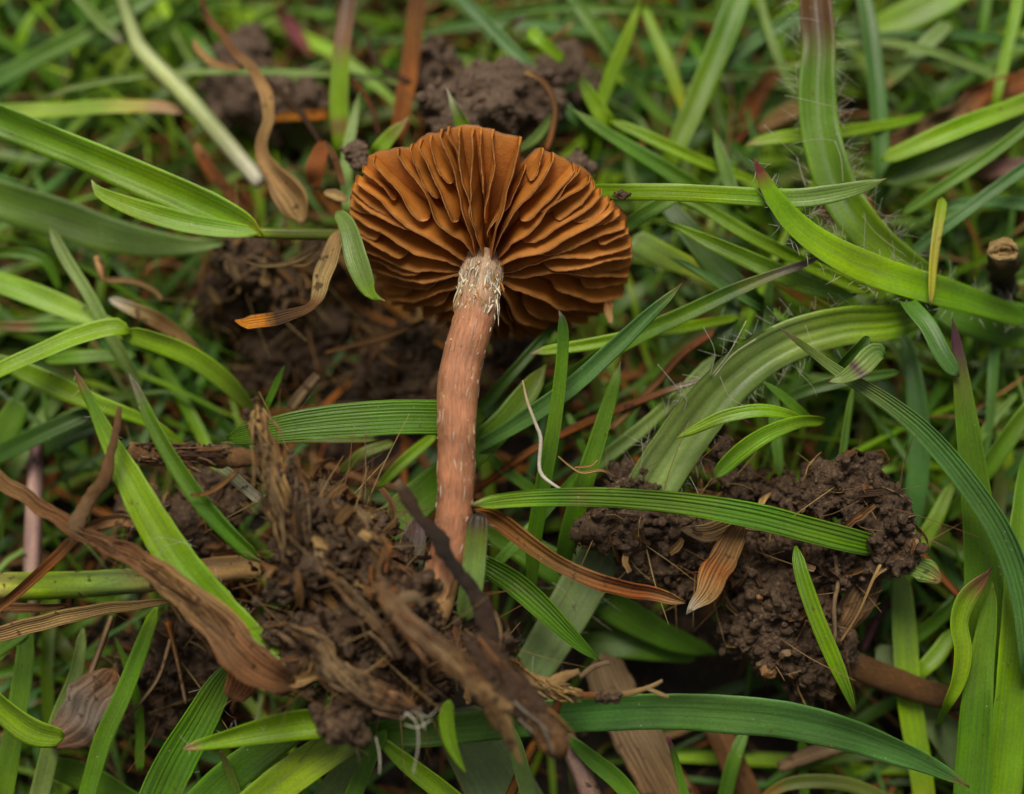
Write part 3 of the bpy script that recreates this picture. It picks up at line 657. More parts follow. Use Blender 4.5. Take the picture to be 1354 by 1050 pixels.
# ------------------------------------------------------------------ green blades, traced one by one
# upper left corner
leaf('broad glossy green blade running down to a pale stem node', [(-40, 138, -.9, 44), (0, 158, -.85, 46), (90, 194, -.7, 44), (190, 236, -.6, 48), (280, 276, -.5, 50), (330, 300, -.45, 34), (348, 312, -.45, 12)], [(0, 'mid'), (.5, 'bright'), (.93, 'lime'), (1, 'yel')], fold=.35, roll=.3, ribs=6, root=None)
leaf('short pointed bright green leaf folded against the broad glossy blade', [(121, 238, -.3, 3), (134, 256, -.3, 16), (180, 276, -.35, 26), (240, 294, -.4, 28), (300, 304, -.42, 24), (346, 308, -.45, 12)], [(0, 'pale'), (.06, 'bright'), (1, 'bright')], fold=.25, roll=-.2)
stalk('olive grass stem leading from the bright leaf pair towards the cap', [(335, 308, -.5, 14), (380, 309, -.55, 16), (450, 311, -.7, 16), (500, 315, -1.1, 15)], [(0, 'lime'), (.15, 'olive'), (1, 'olive')], 'grass_stalk', 'grass stalk', mat='grass', rough=.02)
leaf('wide soft green blade lying across beneath the bright leaf pair', [(-40, 248, -1.7, 50), (0, 264, -1.7, 56), (80, 290, -1.7, 58), (150, 312, -1.7, 50), (230, 325, -1.75, 30), (300, 322, -1.8, 6)], [(0, 'mid'), (1, 'greyg')], fold=.1)
stalk('pale whitish green jointed grass stem cut off at its lower end', [(150, -40, -3.0, 18), (165, 10, -2.8, 20), (178, 48, -2.5, 22), (190, 70, -2.4, 26), (250, 132, -2.2, 27), (300, 190, -2.1, 26), (346, 243, -2.0, 23)], [(0, 'greyg'), (.3, 'pale'), (.75, 'pale'), (1, 'white')], 'grass_stalk', 'grass stalk', 'grass stems', mat='grass', rough=.02, flat=.9)
leaf('green leaf meeting the pale jointed stem at its joint', [(80, -30, -2.9, 14), (110, 5, -2.8, 16), (140, 36, -2.6, 16), (165, 58, -2.5, 10)], [(0, 'mid'), (.8, 'greyg'), (1, 'grey')], fold=.3)
leaf('yellow green blade browning where it passes under the pale stem', [(-30, 150, -2.6, 22), (0, 149, -2.5, 24), (80, 146, -2.45, 24), (160, 141, -2.4, 22), (215, 142, -2.4, 18), (252, 150, -2.4, 10)], [(0, 'lime'), (.55, 'lime'), (.75, 'yel'), (.85, 'tan'), (1, 'straw')], fold=.15)
leaf('thick round green blade slanting up to the top edge', [(-40, 125, -3.2, 26), (20, 92, -3.1, 27), (110, 46, -3.1, 27), (190, 2, -3.2, 26), (250, -35, -3.4, 24)], [(0, 'blue'), (.5, 'mid'), (1, 'mid')], fold=.3)
leaf('thin grey green blade crossing behind the twisted dry leaf', [(44, 134, -2.6, 3), (100, 116, -2.55, 8), (180, 102, -2.5, 9), (280, 95, -2.5, 10), (430, 98, -2.6, 10), (560, 112, -2.9, 9)], [(0, 'purple'), (.1, 'greyg'), (1, 'greyg')], fold=.3)
leaf('upright green blade with brown spots in front of blurred grass', [(466, -40, -2.4, 20), (460, 10, -2.3, 24), (452, 70, -2.2, 26), (449, 140, -2.2, 28), (452, 200, -2.3, 24)], [(0, 'dbrown'), (.22, 'brown'), (.3, 'bright'), (.42, 'bright'), (.46, 'brown'), (.5, 'bright'), (1, 'mid')], fold=.2, root='end')
leaf('narrow green blade beside the small soil crumb', [(476, 120, -1.9, 5), (466, 165, -1.8, 14), (458, 220, -1.6, 16), (462, 280, -1.3, 18)], 'greyg', fold=.3, root='end')
leaf('pale curled leaf overlapping the edge of the cap', [(446, 280, -.25, 14), (460, 300, .0, 24), (472, 340, .18, 31), (484, 372, .22, 27), (489, 385, .22, 19), (497, 393, .28, 10), (509, 398, .34, 2)], [(0, 'greyg'), (.7, 'greyg'), (.86, 'bright'), (.96, 'lime'), (1, 'straw')], fold=.25, roll=.25, ribs=8, twist=.5)
leaf('little bright leaf tip standing up behind the top of the cap', [(591, 117, -1.0, 2), (598, 134, -1.0, 10), (608, 156, -1.1, 19), (620, 184, -1.3, 24)], [(0, 'white'), (.12, 'bright'), (1, 'mid')], fold=.3, root='end')
leaf('short yellow green leaf tip above the upper rim of the cap', [(540, 154, -1.2, 3), (530, 166, -1.2, 15), (512, 186, -1.3, 22), (498, 204, -1.4, 22)], [(0, 'straw'), (.12, 'lime'), (1, 'lime')], fold=.25, root='end')
# upper middle
leaf('bright slender leaf rising to a point at the top edge', [(847, -2, -2.4, 2), (836, 30, -2.4, 12), (818, 76, -2.5, 20), (798, 126, -2.6, 18), (785, 165, -2.7, 14)], [(0, 'lime'), (1, 'bright')], fold=.3, root='end')
leaf('short bright leaf with a dark tip behind the slender pointed leaf', [(767, 92, -1.8, 2), (772, 112, -1.8, 14), (786, 138, -1.8, 22), (806, 166, -1.9, 22)], [(0, 'dbrown'), (.1, 'bright'), (1, 'lime')], fold=.3, root='end')
leaf('long dark green blade sloping down from a notched pale tip', [(757, 144, -1.5, 5), (790, 168, -1.5, 14), (850, 205, -1.5, 20), (920, 250, -1.5, 22), (990, 300, -1.6, 20)], [(0, 'greyg'), (.1, 'mid'), (1, 'dark')], fold=.4, root='end')
leaf('yellow green blade sloping away above the long dark blade', [(806, 160, -1.8, 12), (850, 178, -1.7, 17), (910, 206, -1.7, 17), (970, 230, -1.8, 14), (1030, 250, -1.9, 8)], [(0, 'bright'), (1, 'bright')], fold=.3)
leaf('wide green blade leaning across the upper grass', [(990, -45, -2.8, 34), (968, 20, -2.6, 36), (940, 90, -2.5, 35), (910, 160, -2.4, 31), (885, 215, -2.4, 24)], [(0, 'mid'), (1, 'bright')], fold=.22, root='end')
leaf('straight blue green blade pointing down at the soil clod', [(590, -25, -2.9, 16), (640, 30, -2.7, 18), (690, 80, -2.5, 19), (730, 125, -2.4, 19), (762, 160, -2.3, 15)], 'blue', fold=.35, root='end')
leaf('blurred green blade lying level along the top edge', [(640, 22, -3.4, 12), (740, 10, -3.3, 14), (850, 13, -3.3, 14), (950, 24, -3.4, 14), (1050, 38, -3.6, 12)], 'mid', fold=.3)
leaf('green blade rising from the thin brown straw to the top', [(645, 82, -2.9, 10), (655, 62, -2.8, 16), (672, 38, -2.7, 12), (695, 22, -2.6, 6)], [(0, 'mid'), (.5, 'mid'), (.8, 'dbrown'), (1, 'grey')], fold=.3)
leaf('green blade bent over near the grey clod', [(700, 40, -2.9, 18), (716, 55, -2.8, 18), (745, 80, -2.9, 14)], 'bright', fold=.25)
leaf('yellow green blade dropping between blurred blades', [(852, 10, -3.2, 14), (872, 60, -3.0, 18), (892, 110, -2.9, 18), (908, 160, -2.9, 12)], [(0, 'bright'), (.7, 'lime'), (1, 'yel')], fold=.25)
leaf('green blade dividing the lit grass from brown straw', [(745, -20, -3.4, 16), (780, 30, -3.2, 18), (815, 80, -3.1, 16), (860, 140, -3.1, 14), (905, 175, -3.1, 8)], 'mid', fold=.3)
leaf('shiny blue green blade slanting behind the wide leaning blade', [(1080, 5, -3.0, 18), (1030, 35, -2.9, 20), (990, 62, -2.9, 20), (950, 95, -2.9, 16)], 'blue', fold=.25)
leaf('thin green blade drooping beside the hairy upright leaf', [(1000, -20, -2.9, 12), (1012, 30, -2.8, 13), (1030, 80, -2.7, 12), (1052, 130, -2.7, 10)], 'greyg', fold=.3)
leaf('narrow green leaf tip standing above the level spotted blade', [(942, 168, -1.6, 3), (952, 200, -1.5, 14), (964, 240, -1.4, 18), (975, 270, -1.4, 16)], 'mid', fold=.3, root='end')
leaf('spotted bright green blade lying level from behind the cap', [(770, 252, -.5, 18), (815, 254, -.2, 22), (880, 254, .0, 23), (960, 258, .08, 24), (1045, 262, .1, 25), (1100, 256, .12, 24), (1150, 244, .14, 14), (1172, 236, .14, 3)], [(0, 'bright'), (.66, 'bright'), (.72, 'greyg'), (.97, 'greyg'), (1, 'straw')], fold=.2, roll=.15, ribs=5)
leaf('green blade passing low under the spotted level blade', [(820, 305, -.6, 16), (850, 285, -.55, 20), (890, 262, -.5, 18), (920, 248, -.5, 10)], 'mid', fold=.4)
# upper right, the hairy wood-rush
leaf('broad hairy dark green leaf hanging from a reddish brown top', [(1074, -45, -1.3, 44), (1078, 10, -1.2, 45), (1082, 60, -1.1, 46), (1080, 120, -1.0, 51), (1086, 180, -.9, 53), (1106, 245, -.8, 53), (1140, 298, -.7, 50), (1185, 338, -.75, 40), (1240, 372, -.9, 26)], [(0, 'rbrown'), (.17, 'rbrown'), (.24, 'olive'), (.30, 'mid'), (.6, 'mid'), (1, 'bright')], name='hairy_leaf', cat='leaf', group='hairy leaves', fold=.30, ribs=5, roll=.15, twist=.2,
     hairs=(200, .30, 'edge', [[(1010, 165, -.6, 1.2), (1030, 185, -.6, 1.6), (1054, 208, -.8, 1.6)], [(1037, 126, -.7, 1.2), (1065, 132, -.7, 1.4), (1106, 142, -.8, 1.0)], [(1104, 186, -.6, 1.6), (1112, 210, -.6, 1.8), (1115, 243, -.6, 1.4)], [(1047, 190, -.7, 1.2), (1080, 184, -.6, 1.4), (1104, 186, -.6, 1.2)], [(1054, 208, -.7, 1.6), (1060, 230, -.7, 1.8), (1066, 248, -.7, 1.6)], [(1163, 330, -.5, 1.4), (1165, 355, -.4, 1.6), (1164, 380, -.4, 1.0)], [(1040, 25, -.9, 1.2), (1062, 24, -.9, 1.2), (1085, 28, -.9, 1.0)], [(1140, 285, -.5, 1.2), (1160, 310, -.5, 1.4), (1200, 340, -.5, 1.2)], [(1180, 336, -.5, 1.2), (1215, 356, -.5, 1.4), (1236, 364, -.5, 1.0)], [(1142, 330, -.4, 1.2), (1144, 290, -.4, 1.2), (1142, 281, -.4, .8)]]))
leaf('curved hairy green leaf with a red tip crossing the level blade', [(997, 208, .25, 5), (1004, 226, .24, 15), (1022, 262, .2, 26), (1052, 300, .1, 36), (1100, 335, -.05, 42), (1150, 358, -.25, 46), (1210, 378, -.5, 44), (1280, 398, -.9, 38), (1360, 425, -1.5, 26)], [(0, 'red'), (.04, 'red'), (.09, 'bright'), (.5, 'bright'), (1, 'mid')], name='hairy_leaf', cat='leaf', group='hairy leaves', fold=.3, roll=-.25, ribs=5, hairs=(130, .20))
leaf('pale broad hairy leaf bowed across the grass near the cap', [(815, 745, -.55, 60), (850, 660, -.5, 68), (900, 580, -.45, 68), (960, 505, -.45, 62), (1030, 455, -.5, 58), (1110, 430, -.55, 54), (1180, 424, -.65, 46), (1240, 405, -.85, 36)], [(0, 'hair'), (.4, 'greyg'), (.65, 'greyg'), (.85, 'bright'), (1, 'mid')], name='hairy_leaf', cat='leaf', group='hairy leaves', fold=.28, ribs=4, roll=.2, twist=.15, relief=.006, cols=12,
     hairs=(230, .26, 'edge', [[(930, 432, -.1, 1.2), (945, 465, -.1, 1.6), (938, 500, -.3, 1.6)], [(987, 424, -.1, 1.4), (965, 465, -.1, 1.8), (940, 498, -.3, 1.8)], [(1000, 448, -.1, 1.6), (970, 468, -.1, 2.0), (942, 500, -.3, 2.0)], [(870, 482, -.2, 1.2), (895, 512, -.2, 1.6), (910, 532, -.3, 1.4)], [(900, 510, -.2, 1.2), (908, 530, -.2, 1.4), (903, 545, -.3, 1.2)], [(952, 498, -.1, 1.0), (965, 525, -.1, 1.2), (985, 537, -.1, .8)], [(848, 580, -.2, 1.0), (850, 600, -.2, 1.2), (846, 622, -.3, 1.2)], [(912, 630, -.1, 1.2), (922, 650, -.1, 1.8), (930, 672, -.1, 1.4)], [(1065, 430, -.2, 1.0), (1075, 455, -.2, 1.2), (1092, 470, -.2, .8)], [(1055, 490, -.2, 1.0), (1075, 512, -.2, 1.2), (1080, 525, -.2, .8)]]))
leaf('dim broad hairy leaf slanting below the rusty dry leaf', [(815, 690, -1.0, 56), (790, 735, -.95, 62), (758, 795, -.9, 62), (722, 855, -.9, 58), (690, 905, -1.0, 48)], 'hair', name='hairy_leaf', cat='leaf', group='hairy leaves', fold=.2, ribs=5, root='end', hairs=(50, .3, 'edge', [[(730, 770, -.5, 1.2), (750, 785, -.5, 1.2), (765, 810, -.5, .8)], [(705, 868, -.5, 1.2), (704, 885, -.5, 1.2), (706, 898, -.5, .8)], [(765, 745, -.5, 1.0), (790, 760, -.5, 1.2), (810, 765, -.5, .8)]]))
leaf('upright blue green blade behind the hairy upright leaf', [(1132, -45, -2.6, 22), (1146, 20, -2.4, 25), (1156, 100, -2.2, 27), (1162, 180, -2.1, 26), (1165, 250, -2.1, 24)], 'blue', fold=.35, root='end')
leaf('blunt bright leaf tip poking out beside the hairy upright leaf', [(985, 192, -1.6, 2), (1000, 188, -1.6, 12), (1030, 182, -1.6, 19), (1070, 178, -1.7, 19), (1130, 172, -1.9, 17), (1195, 160, -2.2, 12), (1225, 150, -2.6, 6)], [(0, 'straw'), (.08, 'bright'), (1, 'bright')], fold=.2)
leaf('pale broad blade folded along its middle at the side edge', [(1165, 240, -2.0, 34), (1230, 208, -1.9, 52), (1300, 175, -1.9, 60), (1400, 130, -2.1, 58)], [(0, 'mid'), (.5, 'greyg'), (1, 'greyg')], fold=.45, roll=.3, ribs=5)
leaf('bright green blade lying along the upper side of the pale fold', [(1165, 212, -1.7, 20), (1220, 190, -1.6, 26), (1290, 162, -1.6, 28), (1400, 120, -1.8, 26)], 'bright', fold=.35, roll=-.2)
leaf('narrow green blade slanting under the pale folded blade', [(1190, 285, -1.5, 12), (1250, 245, -1.4, 16), (1310, 205, -1.4, 16), (1400, 135, -1.5, 16)], 'mid', fold=.4)
leaf('dark blue green blade slanting in from the side edge', [(1195, 345, -1.3, 14), (1250, 300, -1.2, 17), (1300, 262, -1.2, 17), (1400, 190, -1.3, 15)], 'blue', fold=.4)
leaf('small yellow green leaf tip hanging straight down', [(1246, 262, -.7, 14), (1240, 300, -.5, 14), (1234, 345, -.4, 13), (1231, 385, -.35, 9), (1230, 404, -.35, 2)], [(0, 'bright'), (.4, 'yel'), (.9, 'yel'), (1, 'straw')], fold=.35)
leaf('pale green blade at the side behind the cut straw', [(1400, 275, -1.6, 20), (1320, 268, -1.6, 18), (1260, 272, -1.6, 15), (1230, 290, -1.7, 8)], 'blue', fold=.3)
leaf('thin green blade level at the upper side', [(1110, 52, -3.1, 10), (1200, 45, -3.0, 12), (1290, 48, -3.0, 13), (1400, 62, -3.1, 13)], 'blue', fold=.3)
leaf('thin grey green blade arching down to the side edge', [(1085, 62, -2.7, 8), (1160, 56, -2.6, 12), (1230, 68, -2.6, 13), (1300, 94, -2.6, 13), (1400, 132, -2.7, 12)], 'greyg', fold=.3)
leaf('flat pale green blade slanting behind the thin arching blade', [(1168, 118, -2.9, 12), (1195, 88, -2.8, 22), (1225, 58, -2.8, 24), (1255, 30, -2.9, 22)], [(0, 'tan'), (.2, 'greyg'), (1, 'greyg')], fold=.15)
leaf('bright upright blade at the upper corner', [(1352, -40, -2.8, 16), (1340, 30, -2.6, 17), (1326, 90, -2.5, 15), (1314, 145, -2.5, 10)], 'bright', fold=.3, root='end')
leaf('broad smooth blurred green leaf at the top edge', [(1150, 40, -3.5, 30), (1200, 22, -3.4, 48), (1250, -5, -3.4, 52), (1300, -40, -3.5, 46)], 'bright', fold=.15)
leaf('faint upright green blade left of the bright corner blade', [(1310, -40, -3.3, 12), (1302, 20, -3.2, 13), (1296, 70, -3.2, 10)], 'mid', fold=.3)
# right of the cap, middle
leaf('green blade tapering to a cut brown tip above the pale hairy leaf', [(866, 289, -.9, 2), (900, 302, -.75, 10), (950, 325, -.6, 20), (1010, 352, -.55, 25), (1070, 378, -.55, 24), (1115, 390, -.55, 14), (1134, 389, -.55, 4)], [(0, 'bright'), (.9, 'mid'), (.97, 'mid'), (1, 'dbrown')], fold=.35, roll=.15, ribs=4)
leaf('pale green blade running beside the cut tipped blade', [(880, 255, -1.0, 12), (930, 275, -.9, 16), (1000, 315, -.85, 18), (1070, 350, -.85, 18), (1150, 388, -.95, 16)], [(0, 'mid'), (.5, 'bright'), (1, 'bright')], fold=.4)
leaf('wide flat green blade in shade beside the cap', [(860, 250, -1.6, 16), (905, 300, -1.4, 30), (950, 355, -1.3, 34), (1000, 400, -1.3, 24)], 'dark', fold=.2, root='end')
leaf('yellowing blade with brown blotches beside the rim', [(835, 315, -1.3, 34), (870, 335, -1.3, 36), (915, 355, -1.3, 26), (960, 378, -1.3, 10)], [(0, 'greyg'), (.5, 'lime'), (1, 'yel')], fold=.15)
leaf('small green tip below the yellowing blade', [(885, 341, -.9, 2), (910, 352, -.9, 9), (955, 378, -.9, 12), (1000, 405, -1.0, 10)], 'blue', fold=.35, root='end')
leaf('yellow and orange streaked blade crossing under dark stem', [(976, 326, -.8, 3), (992, 345, -.8, 12), (1030, 372, -.85, 16), (1070, 398, -.9, 18), (1110, 418, -1.0, 14)], [(0, 'tan'), (.15, 'lime'), (.45, 'yel'), (.6, 'orange'), (.7, 'yel'), (1, 'lime')], fold=.3)
leaf('grey tipped dark green blade slanting down towards the stem', [(1093, 335, -.2, 2), (1065, 348, -.25, 9), (1020, 364, -.3, 13), (970, 385, -.35, 19), (900, 418, -.45, 22), (830, 450, -.6, 24), (770, 488, -.8, 22), (700, 540, -1.1, 20)], [(0, 'purple'), (.1, 'grey'), (.22, 'olive'), (.3, 'dark'), (.5, 'mid'), (1, 'dark')], fold=.45, ribs=3)
leaf('long blue green blade pointing up beneath the cap rim', [(902, 374, .1, 2), (888, 389, .08, 10), (858, 417, .05, 18), (815, 458, .0, 23), (760, 508, -.05, 24), (705, 548, -.15, 24), (655, 578, -.4, 20), (600, 610, -.9, 16)], [(0, 'tan'), (.04, 'greyg'), (.12, 'blue'), (1, 'blue')], fold=.35, ribs=4, roll=.1)
leaf('yellow green blade lying level below the cap', [(701, 468, -.45, 5), (725, 463, -.45, 13), (780, 455, -.5, 17), (850, 442, -.6, 18), (920, 430, -.8, 15), (980, 418, -1.1, 10)], [(0, 'pink'), (.06, 'bright'), (1, 'bright')], fold=.3)
leaf('upright round tipped green blade in front of the cap edge', [(739, 411, .45, 5), (743, 420, .45, 13), (745, 450, .43, 15), (740, 510, .35, 17), (730, 580, .25, 20), (717, 650, .05, 21), (706, 720, -.3, 20), (703, 790, -.7, 12)], [(0, 'grey'), (.03, 'dark'), (.15, 'mid'), (1, 'mid')], fold=.4, ribs=4)
leaf('upright green blade with a pointed pale tip right of the white rootlet', [(821, 476, .25, 2), (815, 500, .25, 13), (803, 540, .2, 19), (788, 590, .15, 23), (772, 640, .05, 26), (752, 710, -.4, 26), (742, 760, -.9, 18)], [(0, 'purple'), (.05, 'greyg'), (.1, 'mid'), (1, 'mid')], fold=.2, roll=.1, ribs=7)
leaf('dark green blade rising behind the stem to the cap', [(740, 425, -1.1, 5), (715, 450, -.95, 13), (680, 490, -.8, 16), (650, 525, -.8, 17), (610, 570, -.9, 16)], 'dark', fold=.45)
leaf('broad translucent green leaf passing behind the stem', [(722, 482, -.9, 8), (700, 515, -.75, 30), (660, 565, -.6, 38), (610, 610, -.55, 44), (560, 655, -.6, 52), (515, 695, -.8, 50), (480, 730, -1.2, 30)], [(0, 'olive'), (.2, 'mid'), (.6, 'mid'), (.75, 'greyg'), (1, 'mid')], fold=.12, roll=-.15, ribs=6)
leaf('small green leaf curving beside the broad leaf behind the stem', [(575, 575, -1.2, 10), (545, 600, -1.0, 16), (515, 628, -.9, 14), (500, 645, -.9, 5)], 'bright', fold=.3)
leaf('low green blade crossing under the upright blades', [(636, 592, -1.3, 12), (665, 620, -1.2, 15), (700, 645, -1.2, 14), (730, 668, -1.3, 8)], 'mid', fold=.3)
leaf('thin green blade leaning between the two upright blades', [(750, 545, -1.2, 8), (765, 580, -1.1, 12), (780, 612, -1.1, 10)], 'mid', fold=.3)
leaf('narrow blade slanting behind the pale rootlet tip', [(945, 470, -1.0, 12), (900, 520, -.95, 18), (850, 565, -.9, 20), (800, 605, -.9, 20), (750, 650, -1.0, 16)], 'greyg', fold=.3)
leaf('green blade slanting under the bowed hairy leaf', [(925, 545, -1.2, 8), (880, 570, -1.1, 14), (830, 600, -1.1, 16), (780, 635, -1.2, 12)], 'olive', fold=.3)
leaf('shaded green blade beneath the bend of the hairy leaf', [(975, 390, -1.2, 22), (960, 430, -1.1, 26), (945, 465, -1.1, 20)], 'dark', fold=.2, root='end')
leaf('long ribbed green blade sweeping down to the side edge', [(1032, 434, .35, 3), (1060, 455, .35, 9), (1110, 492, .38, 15), (1170, 530, .42, 22), (1225, 575, .45, 27), (1280, 640, .45, 30), (1325, 710, .4, 32), (1352, 790, .3, 32), (1362, 880, .1, 28)], [(0, 'pink'), (.03, 'olive'), (.1, 'greyg'), (.25, 'blue'), (1, 'blue')], fold=.3, ribs=6, relief=.008, cols=18, roll=.1, root='end')
leaf('blunt wavy green leaf dropping beside the pointed tall blade', [(1190, 388, -.6, 18), (1205, 408, -.3, 24), (1226, 432, -.1, 25), (1243, 465, .02, 24), (1257, 486, .05, 21), (1268, 498, .05, 9)], [(0, 'mid'), (.95, 'blue'), (1, 'dbrown')], fold=.3, ribs=6, roll=-.2)
leaf('crumpled grey green leaf tip with a violet mark', [(1172, 470, .5, 12), (1160, 466, .55, 26), (1140, 486, .6, 28), (1118, 502, .6, 18), (1096, 507, .6, 5)], [(0, 'blue'), (.45, 'greyg'), (.55, 'purple'), (.65, 'greyg'), (.95, 'greyg'), (1, 'tan')], fold=.5, roll=.5, ribs=5, relief=.014, cols=14, crumple=.06)
leaf('dark folded leaf bending behind the crumpled leaf tip', [(1148, 445, .2, 8), (1138, 458, .25, 22), (1118, 476, .2, 20), (1105, 490, .1, 8)], 'dark', fold=.4, roll=-.5)
leaf('tall pointed green blade with pinkish margins', [(1259, 420, -.05, 3), (1264, 450, -.05, 12), (1272, 510, -.08, 24), (1282, 590, -.12, 34), (1294, 690, -.2, 44), (1302, 800, -.35, 54), (1304, 920, -.6, 60), (1298, 1080, -.9, 60)], [(0, 'purple'), (.06, 'purple'), (.12, 'olive'), (.2, 'mid'), (1, 'mid')], fold=.15, ribs=9, cols=14, roll=.1, twist=.1)
leaf('large bright green blade filling the lower side edge', [(1356, 590, -.7, 5), (1352, 660, -.6, 34), (1348, 750, -.4, 54), (1343, 850, -.3, 58), (1334, 950, -.3, 56), (1318, 1090, -.4, 50)], [(0, 'mid'), (1, 'bright')], fold=.25, ribs=9, roll=-.25)
leaf('wavy edged green blade standing in the lower corner', [(1312, 770, .05, 8), (1306, 820, .0, 24), (1296, 890, -.02, 36), (1290, 960, -.05, 44), (1283, 1080, -.1, 48)], [(0, 'olive'), (.1, 'mid'), (1, 'mid')], fold=.3, ribs=6, wave=.12, roll=.25)
leaf('twisted bright little leaf beside the lower corner blades', [(1312, 750, .3, 4), (1298, 766, .3, 18), (1276, 790, .28, 28), (1266, 822, .25, 27), (1272, 860, .22, 25), (1266, 900, .15, 20), (1250, 935, -.1, 12)], [(0, 'dbrown'), (.05, 'brown'), (.12, 'bright'), (1, 'bright')], fold=.3, twist=1.4, root='end')
leaf('slim bright leaf arching to a point over the hairy leaf', [(893, 580, .1, 3), (915, 570, .1, 11), (955, 552, .12, 17), (1000, 543, .12, 18), (1035, 546, .05, 14), (1060, 556, -.15, 10)], 'bright', fold=.3, ribs=4)
leaf('blunt bright leaf bent over the small soil lump', [(942, 632, .3, 10), (955, 618, .3, 22), (980, 595, .28, 26), (1015, 572, .22, 22), (1055, 558, .05, 18), (1090, 556, -.3, 14)], [(0, 'olive'), (.06, 'mid'), (.4, 'bright'), (1, 'bright')], fold=.3, roll=.3)
leaf('short dark green leaf tip above the two bright arched leaves', [(1008, 504, -.2, 3), (1030, 520, -.2, 11), (1055, 542, -.25, 13), (1075, 560, -.4, 10)], 'mid', fold=.4)
leaf('straight green blade standing behind the arched bright leaves', [(1018, 370, -1.3, 12), (1016, 450, -1.1, 16), (1022, 540, -.9, 17), (1032, 635, -.7, 15)], 'mid', fold=.3)
leaf('thin upright green blade behind the big dark clod', [(1128, 510, -.8, 8), (1120, 560, -.7, 11), (1110, 625, -.7, 9)], 'mid', fold=.3, root='end')
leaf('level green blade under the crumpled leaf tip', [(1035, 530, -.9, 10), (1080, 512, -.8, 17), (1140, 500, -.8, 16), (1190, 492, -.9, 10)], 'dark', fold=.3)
leaf('soft blue green blade drooping behind the long ribbed blade', [(1195, 440, -1.6, 16), (1210, 510, -1.4, 26), (1216, 590, -1.3, 30), (1210, 660, -1.3, 29), (1198, 730, -1.4, 22)], 'blue', fold=.15)
leaf('yellowish blade slanting up beside the big dark clod', [(1258, 640, -1.3, 14), (1235, 690, -1.2, 22), (1205, 740, -1.2, 26), (1180, 790, -1.3, 22)], 'lime', fold=.2)
leaf('green blade slanting up behind the tall pointed blade', [(1400, 495, -1.1, 22), (1345, 560, -1.1, 26), (1300, 625, -1.2, 26), (1250, 690, -1.4, 18)], 'mid', fold=.25)
leaf('thin green blade crossing low behind the tall pointed blade', [(1345, 520, -1.6, 8), (1310, 560, -1.5, 14), (1280, 600, -1.5, 12)], 'mid', fold=.3)
leaf('broad dim green leaf at the side behind everything', [(1240, 400, -1.6, 50), (1300, 420, -1.6, 64), (1400, 440, -1.7, 60)], 'mid', fold=.2)
leaf('pale yellow green blade with an orange edge standing low', [(1190, 752, -1.1, 26), (1196, 830, -1.1, 33), (1202, 920, -1.15, 34), (1214, 1000, -1.2, 32), (1226, 1090, -1.3, 28)], [(0, 'greyg'), (.5, 'lime'), (.8, 'lime'), (1, 'yel')], fold=.3, ribs=4)
leaf('broad pale leaf lying low behind the long bottom blade', [(1160, 855, -1.5, 30), (1200, 900, -1.4, 54), (1245, 955, -1.4, 56), (1285, 1030, -1.5, 40)], 'hair', fold=.15)
leaf('green blade crossing behind the twisted bright little leaf', [(1330, 720, -1.2, 14), (1270, 790, -1.2, 20), (1225, 830, -1.2, 20), (1180, 860, -1.4, 14)], 'mid', fold=.3)
leaf('bright green blade low beside the orange edged blade', [(1262, 830, -1.3, 16), (1240, 865, -1.2, 24), (1215, 890, -1.2, 20)], 'bright', fold=.25, root='end')
# the two ribbed blades in sharp focus and the long bottom blade
leaf('ribbed green blade lying level from stem to big clod', [(622, 668, 1.02, 8), (640, 665, 1.0, 15), (690, 659, .85, 21), (760, 657, .7, 25), (840, 660, .55, 28), (920, 668, .45, 30), (1000, 682, .38, 34), (1070, 700, .32, 34), (1120, 713, .22, 33), (1155, 722, .0, 28), (1180, 730, -.4, 18)], [(0, 'straw'), (.03, 'lime'), (.2, 'mid'), (.24, 'olive'), (.28, 'mid'), (1, 'mid')], fold=.12, ribs=6, relief=.009, cols=20, roll=.1, twist=0.0)
leaf('narrow ribbed blade hanging down over the big clod', [(1052, 722, .3, 14), (1060, 760, .42, 19), (1076, 810, .45, 22), (1100, 868, .42, 22), (1120, 915, .38, 13), (1132, 946, .36, 2)], [(0, 'mid'), (.6, 'bright'), (.93, 'mid'), (1, 'purple')], fold=.3, ribs=4, relief=.012, cols=14, roll=-.2, twist=0.0)
leaf('long broad green blade arching along the bottom to a point', [(440, 975, .3, 30), (520, 968, .35, 40), (620, 960, .4, 44), (740, 945, .45, 48), (860, 938, .5, 50), (960, 942, .5, 53), (1050, 952, .5, 52), (1130, 972, .48, 46), (1200, 998, .45, 33), (1250, 1022, .42, 18), (1282, 1041, .4, 3)], [(0, 'mid'), (.5, 'blue'), (.96, 'blue'), (1, 'brown')], fold=.22, ribs=5, roll=.25, twist=.15, cols=10)
